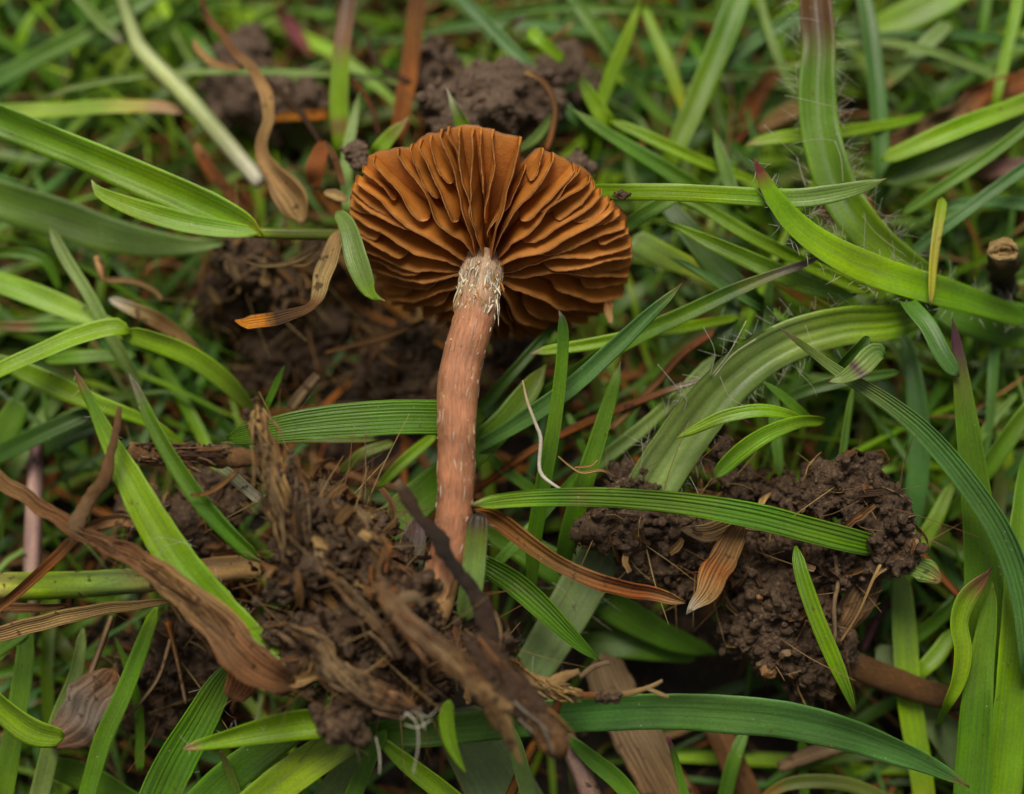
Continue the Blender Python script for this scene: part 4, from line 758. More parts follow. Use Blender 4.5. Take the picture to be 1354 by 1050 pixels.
# left of the stem
leaf('ribbed bright green blade level behind the stem', [(640, 550, -.3, 40), (590, 552, .0, 46), (530, 552, .15, 47), (460, 556, .25, 46), (400, 562, .3, 40), (350, 570, .25, 32), (300, 580, .0, 22)], [(0, 'mid'), (1, 'mid')], fold=.12, ribs=10, relief=.007, cols=22, roll=.15, twist=.1)
leaf('thin dull blade beneath the ribbed level blade', [(500, 580, -.6, 8), (430, 578, -.5, 15), (360, 580, -.4, 14), (290, 584, -.2, 9)], [(0, 'olive'), (.3, 'olive'), (1, 'olive')], fold=.3)
leaf('bright green blade with a dark violet tip leaning to the clod', [(98, 488, .9, 5), (106, 504, .9, 10), (124, 540, .9, 15), (146, 585, .9, 24), (172, 635, .95, 36), (205, 695, 1.0, 44), (245, 755, 1.05, 48), (300, 815, 1.1, 44), (350, 855, 1.15, 30), (402, 888, 1.2, 8)], [(0, 'purple'), (.03, 'brown'), (.08, 'mid'), (.3, 'bright'), (1, 'bright')], fold=.3, ribs=5, roll=-.15, torn=.08, hairs=(40, .10, 'edge', [[(190, 738, 1.2, 1.0), (205, 712, 1.3, 1.2), (230, 714, 1.3, 1.2), (262, 724, 1.2, 1.0)], [(206, 745, 1.2, 1.0), (215, 725, 1.2, 1.0), (240, 716, 1.2, .8)]]))
leaf('slender dark green blade with a blunt grey tip beside the twig', [(171, 494, 1.05, 6), (180, 512, 1.05, 10), (200, 555, 1.05, 17), (228, 605, 1.08, 21), (262, 655, 1.1, 23), (300, 700, 1.1, 24), (345, 742, 1.1, 22)], [(0, 'grey'), (.05, 'grey'), (.18, 'mid'), (1, 'mid')], fold=.4, ribs=4)
leaf('bright blade creased upward at a bend in the left grass', [(-40, 512, -.35, 16), (0, 490, -.35, 20), (50, 468, -.4, 24), (100, 447, -.45, 26), (150, 434, -.5, 26), (172, 440, -.55, 22)], [(0, 'bright'), (1, 'bright')], fold=.35, roll=-.3)
leaf('yellow green blade leading from the crease down to the soil', [(160, 440, -.6, 24), (200, 450, -.7, 29), (250, 470, -.85, 30), (300, 505, -1.1, 26), (340, 550, -1.5, 16)], [(0, 'bright'), (.4, 'lime'), (1, 'olive')], fold=.2)
leaf('flat green blade tapering below the creased blade', [(-20, 470, -1.0, 14), (25, 488, -.95, 26), (75, 510, -.9, 32), (125, 532, -.9, 24), (200, 560, -1.0, 16), (250, 595, -1.2, 10)], [(0, 'mid'), (.5, 'bright'), (1, 'lime')], fold=.15)
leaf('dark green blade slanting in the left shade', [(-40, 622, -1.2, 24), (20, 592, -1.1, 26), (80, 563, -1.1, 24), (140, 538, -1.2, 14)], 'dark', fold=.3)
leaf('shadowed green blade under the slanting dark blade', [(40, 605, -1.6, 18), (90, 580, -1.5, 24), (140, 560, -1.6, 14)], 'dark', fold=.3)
leaf('soft yellow green blade sloping to the creased blade', [(-40, 362, -1.7, 30), (10, 378, -1.6, 32), (70, 400, -1.5, 32), (130, 425, -1.4, 26), (180, 448, -1.4, 16)], [(0, 'bright'), (.5, 'lime'), (1, 'lime')], fold=.2)
leaf('grey green blade standing between the left leaves', [(66, 300, -1.4, 12), (90, 345, -1.3, 16), (118, 390, -1.2, 17), (145, 440, -1.2, 17), (188, 515, -1.4, 14)], 'greyg', fold=.35)
leaf('green blade with a dark blotch lying level at the left edge', [(-40, 430, -1.4, 12), (30, 432, -1.3, 15), (90, 430, -1.3, 14), (140, 436, -1.3, 6)], [(0, 'mid'), (.4, 'brown'), (.55, 'mid'), (1, 'lime')], fold=.25)
leaf('blurred green blade arching above the soft yellow green blade', [(-40, 338, -2.0, 14), (20, 334, -1.9, 16), (60, 345, -1.9, 14), (80, 385, -2.0, 9)], 'mid', fold=.25)
leaf('wide shaded green leaf leaning in from the left edge', [(-40, 640, -1.7, 40), (0, 580, -1.6, 44), (30, 530, -1.6, 30)], 'mid', fold=.15)
leaf('level green blade in shade below the bend', [(60, 478, -1.4, 12), (110, 472, -1.3, 20), (180, 470, -1.4, 12)], 'mid', fold=.25)
leaf('tiny green leaf tip rising from the dark hollow', [(376, 484, -.6, 5), (366, 508, -.65, 10), (352, 540, -.8, 10)], 'mid', fold=.35, root='end')
leaf('green leaf lobe in the hollow below the level ribbed blade', [(520, 585, -1.0, 10), (480, 600, -.9, 16), (450, 625, -1.0, 12)], 'olive', fold=.3)
# lower left and bottom
leaf('leaning green blade standing in the lower left grass', [(208, 800, -.1, 14), (190, 850, -.1, 20), (165, 915, -.1, 24), (135, 985, -.1, 25), (108, 1080, -.2, 24)], [(0, 'lime'), (.2, 'mid'), (1, 'mid')], fold=.3, ribs=4)
leaf('wide striped green blade rising towards the dry brown leaf', [(312, 872, .2, 12), (290, 905, .2, 34), (262, 955, .2, 46), (230, 1010, .18, 52), (195, 1085, .1, 52)], 'mid', fold=.25, ribs=7, relief=.006, cols=16, hairs=(10, .3))
leaf('bright hairy leaf with an ochre tip under the clod', [(242, 990, 1.0, 6), (258, 986, 1.0, 14), (300, 975, 1.02, 24), (350, 962, 1.05, 34), (400, 952, 1.1, 42), (440, 950, 1.1, 44)], [(0, 'tan'), (.06, 'tan'), (.12, 'bright'), (1, 'bright')], fold=.4, roll=.3, hairs=(26, .13, 'face'))
leaf('striped green blade running off below the bright hairy leaf', [(420, 945, .3, 26), (360, 985, .3, 40), (300, 1030, .25, 46), (240, 1090, .2, 46)], 'mid', fold=.2, ribs=7)
leaf('yellowish thick blade slanting to the bottom edge', [(480, 965, .8, 36), (430, 995, .7, 46), (375, 1035, .6, 48), (310, 1090, .5, 46)], [(0, 'olive'), (.4, 'lime'), (1, 'lime')], fold=.4, roll=.2, ribs=5)
leaf('pale green blade slanting below the yellowish thick blade', [(500, 985, .1, 24), (455, 1025, .1, 36), (410, 1090, .0, 36)], 'greyg', fold=.2)
leaf('dark green folded blade at the bottom beside white threads', [(510, 965, .6, 14), (490, 1000, .55, 20), (455, 1085, .4, 24)], 'mid', fold=.4)
leaf('green blade sloping down from the clod to the bottom edge', [(500, 975, .5, 12), (535, 1005, .5, 24), (580, 1040, .45, 28), (640, 1090, .4, 28)], 'bright', fold=.35)
leaf('tiny bright leaf curling down from the rooty clod', [(594, 925, 1.5, 12), (591, 950, 1.5, 19), (596, 980, 1.5, 18), (606, 1005, 1.5, 11), (617, 1024, 1.5, 2)], [(0, 'bright'), (.93, 'bright'), (1, 'tan')], fold=.35, ribs=3)
leaf('very broad dim leaf behind the long bottom blade', [(600, 940, -.8, 70), (640, 1000, -.8, 92), (690, 1090, -.9, 92)], 'hair', fold=.15, ribs=8)
leaf('grass blade hanging beside the pale forked root', [(668, 955, .7, 14), (682, 990, .7, 20), (700, 1060, .6, 20)], 'greyg', fold=.3)
leaf('green blade slanting down from the rotten stick', [(752, 975, -.2, 12), (785, 1005, -.2, 22), (820, 1035, -.2, 24), (860, 1090, -.2, 20)], 'mid', fold=.4)
leaf('green blade with a sharp tip beside the stem base', [(640, 745, -.1, 26), (680, 770, .0, 32), (720, 805, .05, 30), (760, 845, .05, 20), (798, 878, .05, 3)], [(0, 'mid'), (1, 'mid')], fold=.3, ribs=6, relief=.008, cols=14, root='start')
leaf('narrow green blade rising past the rusty dry leaf', [(634, 775, -.3, 12), (660, 742, -.25, 14), (700, 700, -.3, 15), (735, 660, -.5, 13), (770, 620, -.9, 10)], 'mid', fold=.35)
leaf('deep shaded green blade behind the rusty dry leaf', [(640, 700, -1.5, 30), (720, 740, -1.4, 46), (810, 800, -1.3, 48), (880, 840, -1.4, 38), (950, 865, -1.6, 14)], 'mid', fold=.15)
leaf('dark green leaf low behind the woody straw', [(760, 850, -1.7, 30), (840, 855, -1.6, 36), (920, 870, -1.8, 16)], 'mid', fold=.15)
leaf('stubby green leaf base with a black top beside the stem', [(634, 678, 1.0, 22), (632, 700, 1.05, 27), (628, 740, 1.08, 29), (622, 785, 1.1, 30), (615, 820, 1.05, 24)], [(0, 'black'), (.1, 'dbrown'), (.22, 'olive'), (.5, 'greyg'), (1, 'greyg')], fold=.35, ribs=4, hairs=(14, .14))
leaf('greyish violet leaf base on the shaded side of the stem', [(552, 685, .7, 14), (546, 715, .75, 32), (538, 750, .75, 36), (530, 785, .7, 30)], [(0, 'purple'), (.4, 'grey'), (1, 'greyg')], fold=.25, ribs=5, hairs=(10, .25))
leaf('blurred bright curled leaf at the lower left edge', [(-30, 900, .6, 34), (5, 935, .55, 42), (45, 965, .5, 40), (85, 975, .4, 26)], 'lime', fold=.3, roll=.4)
leaf('green blade rising along the lower left edge', [(30, 780, -.6, 14), (35, 860, -.5, 24), (22, 950, -.4, 28), (0, 1080, -.4, 28)], 'mid', fold=.3)
leaf('grey green blade behind the brown clod flake', [(110, 830, -.7, 12), (100, 890, -.6, 18), (75, 960, -.5, 24), (45, 1080, -.5, 26)], 'greyg', fold=.3)
leaf('curved green blade in the left shade near the straws', [(-30, 880, -.5, 16), (20, 845, -.5, 18), (50, 820, -.6, 14)], 'mid', fold=.3)
leaf('low dark green leaf at the bottom near the leaning blade', [(60, 1010, -.9, 30), (120, 1030, -.8, 44), (190, 1070, -.9, 36)], 'mid', fold=.2)
leaf('thin shaded green blade behind the leaning lower blade', [(152, 842, -.5, 4), (168, 880, -.5, 12), (185, 940, -.6, 15), (186, 1020, -.7, 14)], 'mid', fold=.3)
leaf('short dark pointed leaf rising from the bottom edge', [(290, 992, .5, 4), (302, 1015, .45, 10), (325, 1080, .4, 14)], [(0, 'dbrown'), (.3, 'olive'), (1, 'mid')], fold=.3)
leaf('violet tipped green leaf rising beside the woody straw', [(881, 970, -.2, 3), (892, 1000, -.2, 9), (912, 1080, -.3, 14)], [(0, 'magenta'), (.12, 'purple'), (.25, 'mid'), (1, 'mid')], fold=.3)
leaf('green blade rising below the long bottom blade', [(985, 965, -1.2, 12), (968, 1010, -1.1, 20), (950, 1090, -1.1, 22)], 'mid', fold=.3)
leaf('small shaded green blade near the bottom straws', [(1060, 975, -1.4, 12), (1062, 1020, -1.4, 14), (1064, 1090, -1.4, 14)], 'mid', fold=.3)
leaf('dull olive blade curving low beneath the bottom blade', [(1000, 1060, -.9, 10), (1050, 1035, -.9, 18), (1130, 1040, -.9, 20), (1220, 1085, -.9, 14)], [(0, 'orange'), (.2, 'olive'), (1, 'olive')], fold=.3)

# ------------------------------------------------------------------ dead leaves, straws, roots, twigs
DK = dict(mat='dry', group='dead leaves and straws')
leaf('twisted dry tan leaf widening to a papery base', [(258, -20, -2.3, 8), (280, 30, -2.1, 11), (312, 76, -1.9, 12), (338, 98, -1.8, 15), (354, 125, -1.7, 18), (358, 160, -1.6, 16), (350, 200, -1.5, 18), (366, 232, -1.4, 34), (388, 262, -1.3, 52), (405, 296, -1.3, 42)], [(0, 'brown'), (.3, 'brown'), (.42, 'tan'), (1, 'tan')], name='dry_leaf', cat='dead leaf', fold=.5, twist=1.3, crumple=.10, ribs=7, thick=.03, **DK)
leaf('curled tan shred joining the twisted dry leaf', [(256, 52, -2.0, 5), (262, 66, -1.95, 9), (285, 84, -1.9, 11), (322, 92, -1.9, 9)], 'tan', name='dry_leaf', cat='dead leaf', fold=.6, crumple=.05, **DK)
stalk('thin dark brown straw bending below the twisted dry leaf', [(330, 92, -2.0, 8), (370, 122, -2.1, 10), (402, 155, -2.1, 9), (424, 190, -2.1, 8), (440, 225, -2.2, 7)], 'dbrown', 'straw', 'straw', **DK)
leaf('brown papery scrap beside the broad dry leaf base', [(425, 185, -1.7, 10), (420, 215, -1.6, 26), (416, 250, -1.7, 16)], 'rust', name='dry_leaf', cat='dead leaf', fold=.4, crumple=.12, **DK)
leaf('thin crinkled brown shred above the pale curled leaf', [(430, 190, -1.2, 5), (445, 212, -1.1, 9), (453, 245, -1.1, 8)], 'brown', name='dry_leaf', cat='dead leaf', fold=.5, crumple=.08, **DK)
leaf('small frayed tan scrap left of the cap', [(428, 255, -1.0, 6), (446, 256, -1.0, 14), (462, 262, -1.0, 6)], 'straw', name='dry_leaf', cat='dead leaf', fold=.5, crumple=.10, **DK)
leaf('tan dry leaf hanging down to a crusted orange tip', [(452, 298, -.6, 10), (444, 322, -.45, 24), (432, 360, -.3, 27), (424, 392, -.2, 24), (412, 408, -.15, 14), (385, 420, -.1, 17), (352, 428, -.05, 21), (328, 430, -.02, 22), (311, 423, 0, 8)], [(0, 'tan'), (.45, 'straw'), (.5, 'brown'), (.78, 'dbrown'), (.82, 'orange'), (1, 'orange')], name='dry_leaf', cat='dead leaf', fold=.5, crumple=.06, ribs=6, thick=.04, roll=.4, **DK)
stalk('pale frayed rootlet strands beside the tan dry leaf', [(325, 346, -1.0, 3), (350, 352, -.95, 5), (390, 346, -.9, 6), (415, 332, -.85, 6), (425, 322, -.8, 4)], 'straw', 'rootlet', 'root', group='rootlets', branches=[([(370, 350, -.95, 4), (395, 338, -.9, 5), (420, 325, -.85, 4)], 'straw'), ([(380, 351, -.95, 4), (405, 350, -.9, 4), (420, 338, -.85, 3)], 'tan')])
stalk('dull brown straw lying in the hollow beneath the cap', [(430, 466, -1.4, 5), (470, 456, -1.35, 8), (510, 446, -1.4, 8), (560, 425, -1.6, 7)], 'brown', 'straw', 'straw', **DK)
stalk('short brown stub lying in the dark hollow', [(385, 540, -1.2, 16), (400, 520, -1.15, 17), (420, 496, -1.1, 13)], 'wood', 'straw', 'straw', **DK)
stalk('dark wiry straw arching above the cap', [(487, 48, -2.6, 4), (490, 66, -2.55, 7), (503, 88, -2.5, 8), (530, 104, -2.5, 8), (562, 114, -2.6, 7)], 'dbrown', 'straw', 'straw', **DK)
leaf('rusty brown upright dead leaf beside the round grey clod', [(556, -30, -2.8, 24), (550, 30, -2.7, 26), (543, 90, -2.6, 27), (534, 140, -2.5, 26), (527, 185, -2.5, 20)], [(0, 'brown'), (.4, 'rust'), (.8, 'rust'), (1, 'olive')], name='dry_leaf', cat='dead leaf', fold=.5, root='end', **DK)
leaf('orange curved dead blade on the grey clods', [(612, 118, -2.3, 5), (625, 105, -2.3, 13), (650, 93, -2.4, 16), (690, 84, -2.6, 13)], [(0, 'rust'), (.4, 'orange'), (1, 'tan')], name='dry_leaf', cat='dead leaf', fold=.4, **DK)
leaf('bright orange dead blade behind the dry twisted leaf', [(355, 158, -2.9, 8), (385, 153, -2.8, 14), (435, 151, -2.8, 14)], 'orange', name='dry_leaf', cat='dead leaf', fold=.3, **DK)
stalk('rusty thin straw curling beside the spotted upright blade', [(460, 102, -2.4, 7), (480, 122, -2.4, 8), (494, 148, -2.4, 7), (502, 185, -2.4, 6)], [(0, 'rust'), (1, 'dbrown')], 'straw', 'straw', **DK)
stalk('curved brown straw hooked over the grey clod', [(694, 96, -1.5, 7), (708, 101, -1.5, 10), (724, 116, -1.5, 10), (734, 142, -1.5, 9), (730, 175, -1.5, 10), (722, 200, -1.5, 10)], [(0, 'tan'), (.2, 'brown'), (.6, 'brown'), (1, 'rust')], 'straw', 'straw', **DK)
leaf('pale silvery blade behind the split in the cap', [(684, 200, -1.6, 8), (705, 185, -1.6, 12), (722, 165, -1.7, 11), (735, 144, -1.8, 6)], 'greyg', name='dry_leaf', cat='dead leaf', fold=.3, **DK)
stalk('thin brown straw pointing up beside the blue green blade', [(700, 70, -3.0, 6), (725, 55, -2.9, 7), (756, 32, -2.9, 6)], [(0, 'brown'), (.8, 'brown'), (1, 'straw')], 'straw', 'straw', **DK)
leaf('rusty flat dead blade leaning behind the green leaf tip', [(950, 200, -3.7, 8), (968, 178, -3.7, 24), (988, 148, -3.7, 28), (1015, 112, -3.7, 24), (1045, 80, -3.8, 8)], [(0, 'brown'), (.4, 'rust'), (1, 'brown')], name='dry_leaf', cat='dead leaf', fold=.5, crumple=.15, torn=.3, **DK)
leaf('yellow dead leaf half hidden near the hairy upright leaf', [(1000, 175, -3.6, 10), (1040, 150, -3.6, 26), (1080, 135, -3.7, 12)], 'tan', name='dry_leaf', cat='dead leaf', fold=.2, **DK)
leaf('rusty flat straw lying below the thin arching blade', [(1160, 195, -2.6, 24), (1230, 165, -2.5, 34), (1300, 125, -2.5, 34), (1400, 90, -2.6, 28)], [(0, 'brown'), (.4, 'wood'), (.6, 'rust'), (1, 'brown')], name='dry_leaf', cat='dead leaf', fold=.5, crumple=.18, torn=.3, **DK)
stalk('orange brown straw slipping behind the hairy leaf', [(1130, 245, -1.4, 9), (1145, 265, -1.3, 11), (1165, 300, -1.3, 11), (1180, 330, -1.4, 9)], 'rust', 'straw', 'straw', **DK)
leaf('pinkish brown dead straw at the side below the blades', [(1290, 230, -2.3, 22), (1330, 222, -2.2, 28), (1400, 225, -2.3, 26)], [(0, 'brown'), (.5, 'pink'), (1, 'brown')], name='dry_leaf', cat='dead leaf', fold=.3, **DK)
def cut_stub():
    o = stalk('dark cut plant stub with a pale hollow end', [(1326, 332, -.55, 38), (1326, 340, -.75, 38), (1327, 356, -1.3, 36), (1328, 385, -2.2, 34)], [(0, 'tan'), (.08, 'dbrown'), (1, 'black')], 'cut_stub', 'stub', None, mat='bark', rough=.3, flat=1.0, sides=20)  # body runs to black downwards, its shade painted into the colour stops
    c = P(1326, 332, -.52); V, F, col = [], [], []
    rows = []
    for r0, r1, l, cl in ((17, 4.0, .06, 'straw'), (9, 3.0, .05, 'tan')):
        pts = [np.r_[c + RT * math.cos(a) * r0 / 100 + UP * math.sin(a) * r0 * .62 / 100 - FW * (.03 + .03 * math.sin(a * 3)), r1 / 100] for a in np.linspace(0, 2 * math.pi, 14)]
        rows.append((pts, cl, 40))
    pts = [np.r_[P(1316, 312, -.6) + RT * math.cos(a) * .07 + UP * math.sin(a) * .05, .02] for a in np.linspace(0, 2 * math.pi, 10)]
    V, F, col, bl = tube_mesh(rows, 8, 3, 1.1)
    k = mk('cut_rim', V, F, M['bark'], o, col, bl, origin=P(1326, 332, -.55)); k['kind'] = 'stuff'
cut_stub()
stalk('reddish runner crossing behind the upright blades', [(560, 690, -1.6, 9), (640, 640, -1.3, 11), (700, 598, -1.1, 12), (760, 566, -1.0, 13), (830, 536, -.9, 11), (890, 514, -.7, 9), (935, 500, -.4, 6)], [(0, 'rust'), (.6, 'rust'), (.85, 'brown'), (1, 'white')], 'runner', 'root', group='roots', rough=.1)
stalk('brown rootlet branching up from the reddish runner', [(808, 566, -1.0, 10), (835, 540, -1.0, 10), (870, 505, -1.1, 11), (900, 470, -1.2, 12), (940, 442, -1.3, 12), (965, 432, -1.4, 10)], [(0, 'tan'), (.3, 'brown'), (1, 'rust')], 'rootlet', 'root', group='roots', branches=[([(808, 566, -1.0, 10), (795, 562, -1.0, 8), (760, 560, -1.0, 5)], 'tan')])
stalk('white crooked rootlet dangling between stem and upright blade', [(691, 503, .6, 2), (697, 530, .62, 3.6), (708, 560, .62, 4.6), (715, 580, .6, 5), (713, 615, .6, 4.6), (718, 630, .62, 5), (738, 645, .65, 4), (752, 652, .6, 2.4)], [(0, 'straw'), (.4, 'white'), (1, 'white')], 'rootlet', 'root', group='rootlets', mat='fibre', flat=1, rough=.1)
stalk('wispy tan rootlet tangled round the pointed upright blade', [(738, 603, .4, 2), (752, 615, .4, 3), (770, 625, .42, 4), (795, 622, .4, 4), (815, 632, .2, 3)], 'tan', 'rootlet', 'root', group='rootlets', branches=[([(760, 618, .4, 3), (780, 616, .42, 3), (790, 608, .42, 2)], 'tan')])
leaf('rusty dry leaf curving from the stem to the frayed straw', [(626, 672, .8, 8), (650, 683, .75, 22), (690, 712, .6, 23), (740, 745, .45, 20), (800, 770, .3, 22), (860, 783, .15, 20), (905, 795, .05, 12)], [(0, 'rust'), (.5, 'brown'), (.8, 'rust'), (1, 'tan')], name='dry_leaf', cat='dead leaf', fold=.7, crumple=.05, thick=.04, ribs=4, twist=.4, **DK)
leaf('frayed tan straw end hanging over the big clod', [(982, 692, .05, 22), (968, 715, .1, 34), (950, 750, .15, 38), (935, 780, .18, 34), (918, 800, .2, 16), (908, 813, .2, 3)], [(0, 'brown'), (.35, 'brown'), (.5, 'rust'), (.8, 'tan'), (1, 'white')], name='dry_leaf', cat='dead leaf', fold=.2, ribs=8, relief=.012, cols=16, torn=.25, crumple=.05, thick=.04, **DK)
leaf('grey papery sheath scraps above the frayed straw', [(900, 700, -.1, 10), (940, 700, .0, 26), (985, 690, .02, 22), (1040, 700, .0, 8)], [(0, 'wood'), (.5, 'tan'), (1, 'wood')], name='dry_leaf', cat='dead leaf', fold=.3, ribs=6, crumple=.12, torn=.3, **DK)
stalk('knobbly tan rootlet hanging beside the narrow ribbed blade', [(1105, 735, -.1, 7), (1108, 770, -.08, 8), (1103, 800, -.05, 7), (1104, 840, -.1, 6), (1100, 865, -.2, 5)], 'wood', 'rootlet', 'root', group='rootlets', rough=.3)
leaf('translucent brown leaf scrap below the big clod', [(1150, 745, -.6, 16), (1140, 780, -.5, 44), (1122, 815, -.5, 40), (1105, 850, -.5, 12)], [(0, 'wood'), (1, 'brown')], name='dry_leaf', cat='dead leaf', fold=.3, crumple=.15, **DK)
stalk('thin forked tan rootlet at the lower point of the big clod', [(1165, 745, .1, 5), (1155, 765, .1, 5), (1135, 810, 0, 4), (1110, 850, -.1, 4)], 'tan', 'rootlet', 'root', group='rootlets', branches=[([(1155, 765, .1, 4), (1162, 758, .12, 4), (1172, 752, .12, 3)], 'tan')])
stalk('dark red brown stalk with a pale cut end', [(1098, 862, -1.0, 34), (1118, 875, -.95, 36), (1128, 880, -.95, 38), (1180, 900, -.95, 38), (1240, 920, -1.0, 34), (1290, 930, -1.2, 28)], [(0, 'tan'), (.10, 'wood'), (.2, 'rbrown'), (.6, 'rbrown'), (1, 'dbrown')], 'plant_stalk', 'stalk', mat='bark', rough=.05)
stalk('purple thin stem behind the red brown stalk', [(1180, 790, -1.4, 8), (1160, 820, -1.35, 12), (1140, 860, -1.4, 12)], 'purple', 'plant_stalk', 'stalk', rough=.05)
stalk('orange brown straw slanting beside the big clod tip', [(1212, 722, -.5, 9), (1232, 748, -.5, 11), (1268, 788, -.6, 11), (1300, 820, -.9, 9)], 'rust', 'straw', 'straw', **DK)
leaf('shredded green leaf end behind the tip of the big clod', [(1195, 745, -.2, 26), (1225, 755, -.15, 30), (1245, 768, -.15, 14)], [(0, 'greyg'), (.6, 'greyg'), (1, 'tan')], name='dry_leaf', cat='dead leaf', torn=.5, ribs=8, fold=.2, **DK)
stalk('red tinted thin straw low beside the corner blades', [(1225, 910, -1.2, 6), (1255, 940, -1.2, 8), (1290, 965, -1.3, 7)], 'rust', 'straw', 'straw', **DK)
def woody(label, pts, stops):
    return leaf(label, pts, stops, name='dry_leaf', cat='dead leaf', fold=-.35, ribs=10, relief=.012, cols=20, thick=.06, torn=.12, crumple=.03, **DK)
woody('broad woody grey straw running down to the bottom edge', [(795, 865, -1.3, 50), (812, 905, -1.25, 62), (838, 960, -1.2, 66), (870, 1020, -1.2, 68), (910, 1100, -1.3, 66)], [(0, 'wood'), (.5, 'wood'), (1, 'tan')])
woody('dim brown straw leaning beside the woody grey straw', [(930, 940, -1.6, 30), (960, 990, -1.5, 38), (1000, 1080, -1.5, 38)], 'brown')
stalk('pinkish brown stem below the rotten stick', [(735, 955, -.4, 24), (760, 1000, -.4, 29), (795, 1090, -.4, 30)], [(0, 'brown'), (.4, 'pink'), (1, 'brown')], 'plant_stalk', 'stalk', rough=.04)
stalk('rusty straw slanting under the rotten stick', [(725, 950, .3, 14), (705, 985, .3, 14), (680, 1040, .2, 14), (660, 1090, .1, 13)], 'rust', 'straw', 'straw', **DK)
stalk('tan straw lying low under the long bottom blade', [(1030, 1015, -1.3, 16), (1080, 995, -1.2, 24), (1150, 975, -1.3, 20)], 'wood', 'straw', 'straw', **DK)
# around the foot of the mushroom
stalk('dark slanting twig lying against the base of the stem', [(523, 638, 1.6, 13), (536, 652, 1.62, 17), (556, 686, 1.65, 15), (580, 712, 1.66, 18), (600, 748, 1.7, 16), (622, 778, 1.7, 20), (640, 812, 1.7, 22), (650, 850, 1.7, 24)], [(0, 'wood'), (.06, 'dbrown'), (.5, 'black'), (1, 'dbrown')], 'twig', 'twig', 'twigs', mat='bark', rough=.34, sides=20, flat=.7)
_rt = stalk('thick rotten stick jutting down from the clod', [(625, 845, 1.8, 26), (655, 880, 1.9, 36), (690, 925, 1.95, 38), (715, 955, 1.95, 40), (735, 985, 1.9, 34), (745, 1000, 1.85, 14)], [(0, 'dbrown'), (.6, 'dbrown'), (.9, 'brown'), (1, 'brown')], 'twig', 'twig', 'twigs', mat='bark', rough=.28, sides=20, flat=.75)
fray(_rt, [(625, 845, 1.8, 26), (655, 880, 1.9, 36), (690, 925, 1.95, 38), (715, 955, 1.95, 40), (735, 985, 1.9, 34)], ('dbrown', 'brown', 'brown', 'grey'), 26, .9, 4, 110)
_rs = stalk('tan frayed root stub pointing down from the clod', [(500, 770, 2.1, 22), (530, 815, 2.3, 26), (570, 850, 2.4, 27), (610, 885, 2.4, 26), (645, 920, 2.4, 24), (662, 945, 2.35, 20), (678, 985, 2.3, 10), (690, 1010, 2.25, 5)], [(0, 'brown'), (.3, 'wood'), (.6, 'tan'), (1, 'tan')], 'root_stub', 'root', 'roots', mat='bark', rough=.2, sides=16, branches=[([(640, 915, 2.4, 20), (660, 930, 2.4, 16), (678, 936, 2.4, 8)], 'tan'), ([(655, 945, 2.35, 12), (670, 975, 2.3, 8), (684, 985, 2.3, 4)], 'tan'), ([(520, 800, 2.2, 18), (545, 790, 2.1, 16), (560, 800, 2.0, 10)], 'wood')])
fray(_rs, [(500, 770, 2.1, 22), (530, 815, 2.3, 26), (570, 850, 2.4, 27), (610, 885, 2.4, 26), (645, 920, 2.4, 24), (662, 945, 2.35, 20), (678, 985, 2.3, 10)], ('tan', 'wood', 'brown', 'brown'), 40, 1.0, 3, 110)
FG = [
 ('curved brown leaf sheath wrapped under the clod', [(385, 830, 1.7, 16), (415, 855, 1.85, 28), (450, 895, 1.95, 34), (500, 922, 1.95, 32), (555, 937, 1.9, 14)], [(0, 'brown'), (.4, 'wood'), (1, 'brown')], ('wood', 'brown', 'dbrown'), 16),
 ('ragged brown sheath standing up from the clod', [(338, 530, 1.3, 6), (337, 552, 1.4, 24), (350, 595, 1.5, 28), (362, 640, 1.6, 30), (376, 690, 1.7, 32), (388, 745, 1.7, 22)], [(0, 'tan'), (.12, 'tan'), (.25, 'brown'), (.5, 'tan'), (.7, 'brown'), (1, 'dbrown')], ('tan', 'brown', 'wood', 'dbrown'), 34),
 ('thin ragged scrap of sheath leaning on the clod', [(385, 600, 1.5, 4), (394, 640, 1.6, 14), (402, 690, 1.7, 15), (404, 730, 1.6, 8)], [(0, 'brown'), (1, 'dbrown')], ('brown', 'dbrown', 'wood'), 12),
 ('brown bark flake on top of the rooty clod', [(445, 660, 1.4, 8), (465, 690, 1.5, 20), (495, 730, 1.6, 22), (525, 770, 1.5, 10)], [(0, 'brown'), (.5, 'wood'), (1, 'dbrown')], ('brown', 'wood', 'dbrown'), 16),
 ('dark bark flake beside the stem foot', [(500, 735, 1.3, 8), (535, 765, 1.35, 18), (560, 800, 1.4, 20), (580, 835, 1.4, 10)], [(0, 'dbrown'), (1, 'dbrown')], ('brown', 'dbrown'), 12),
]
for lab, pts, stops, fc_, k in FG:
    o = leaf(lab, pts, stops, name='dry_leaf', cat='dead leaf', fold=-.5, ribs=7, cols=14, crumple=.16, torn=.55, thick=.05, **DK)
    fray(o, pts, fc_, k, 1.25, 3.4, 150)
def strand(label, pts, stops, w_, fc_, k):
    o = stalk(label, pts, stops, 'root_strand', 'root', 'roots', mat='bark', rough=.3, sides=10)
    return fray(o, pts, fc_, k, 2.2, 4, 20)
strand('crooked brown root strand across the middle of the clod', [(405, 740, 1.7, 10), (440, 765, 1.8, 13), (470, 800, 1.85, 14), (505, 830, 1.8, 13), (530, 870, 1.7, 8)], [(0, 'brown'), (1, 'wood')], 12, ('brown', 'wood'), 10)
strand('short dark root strand rising from the clod top', [(385, 620, 1.4, 6), (393, 660, 1.5, 12), (405, 700, 1.6, 16), (420, 740, 1.65, 14)], 'dbrown', 12, ('dbrown', 'brown'), 10)
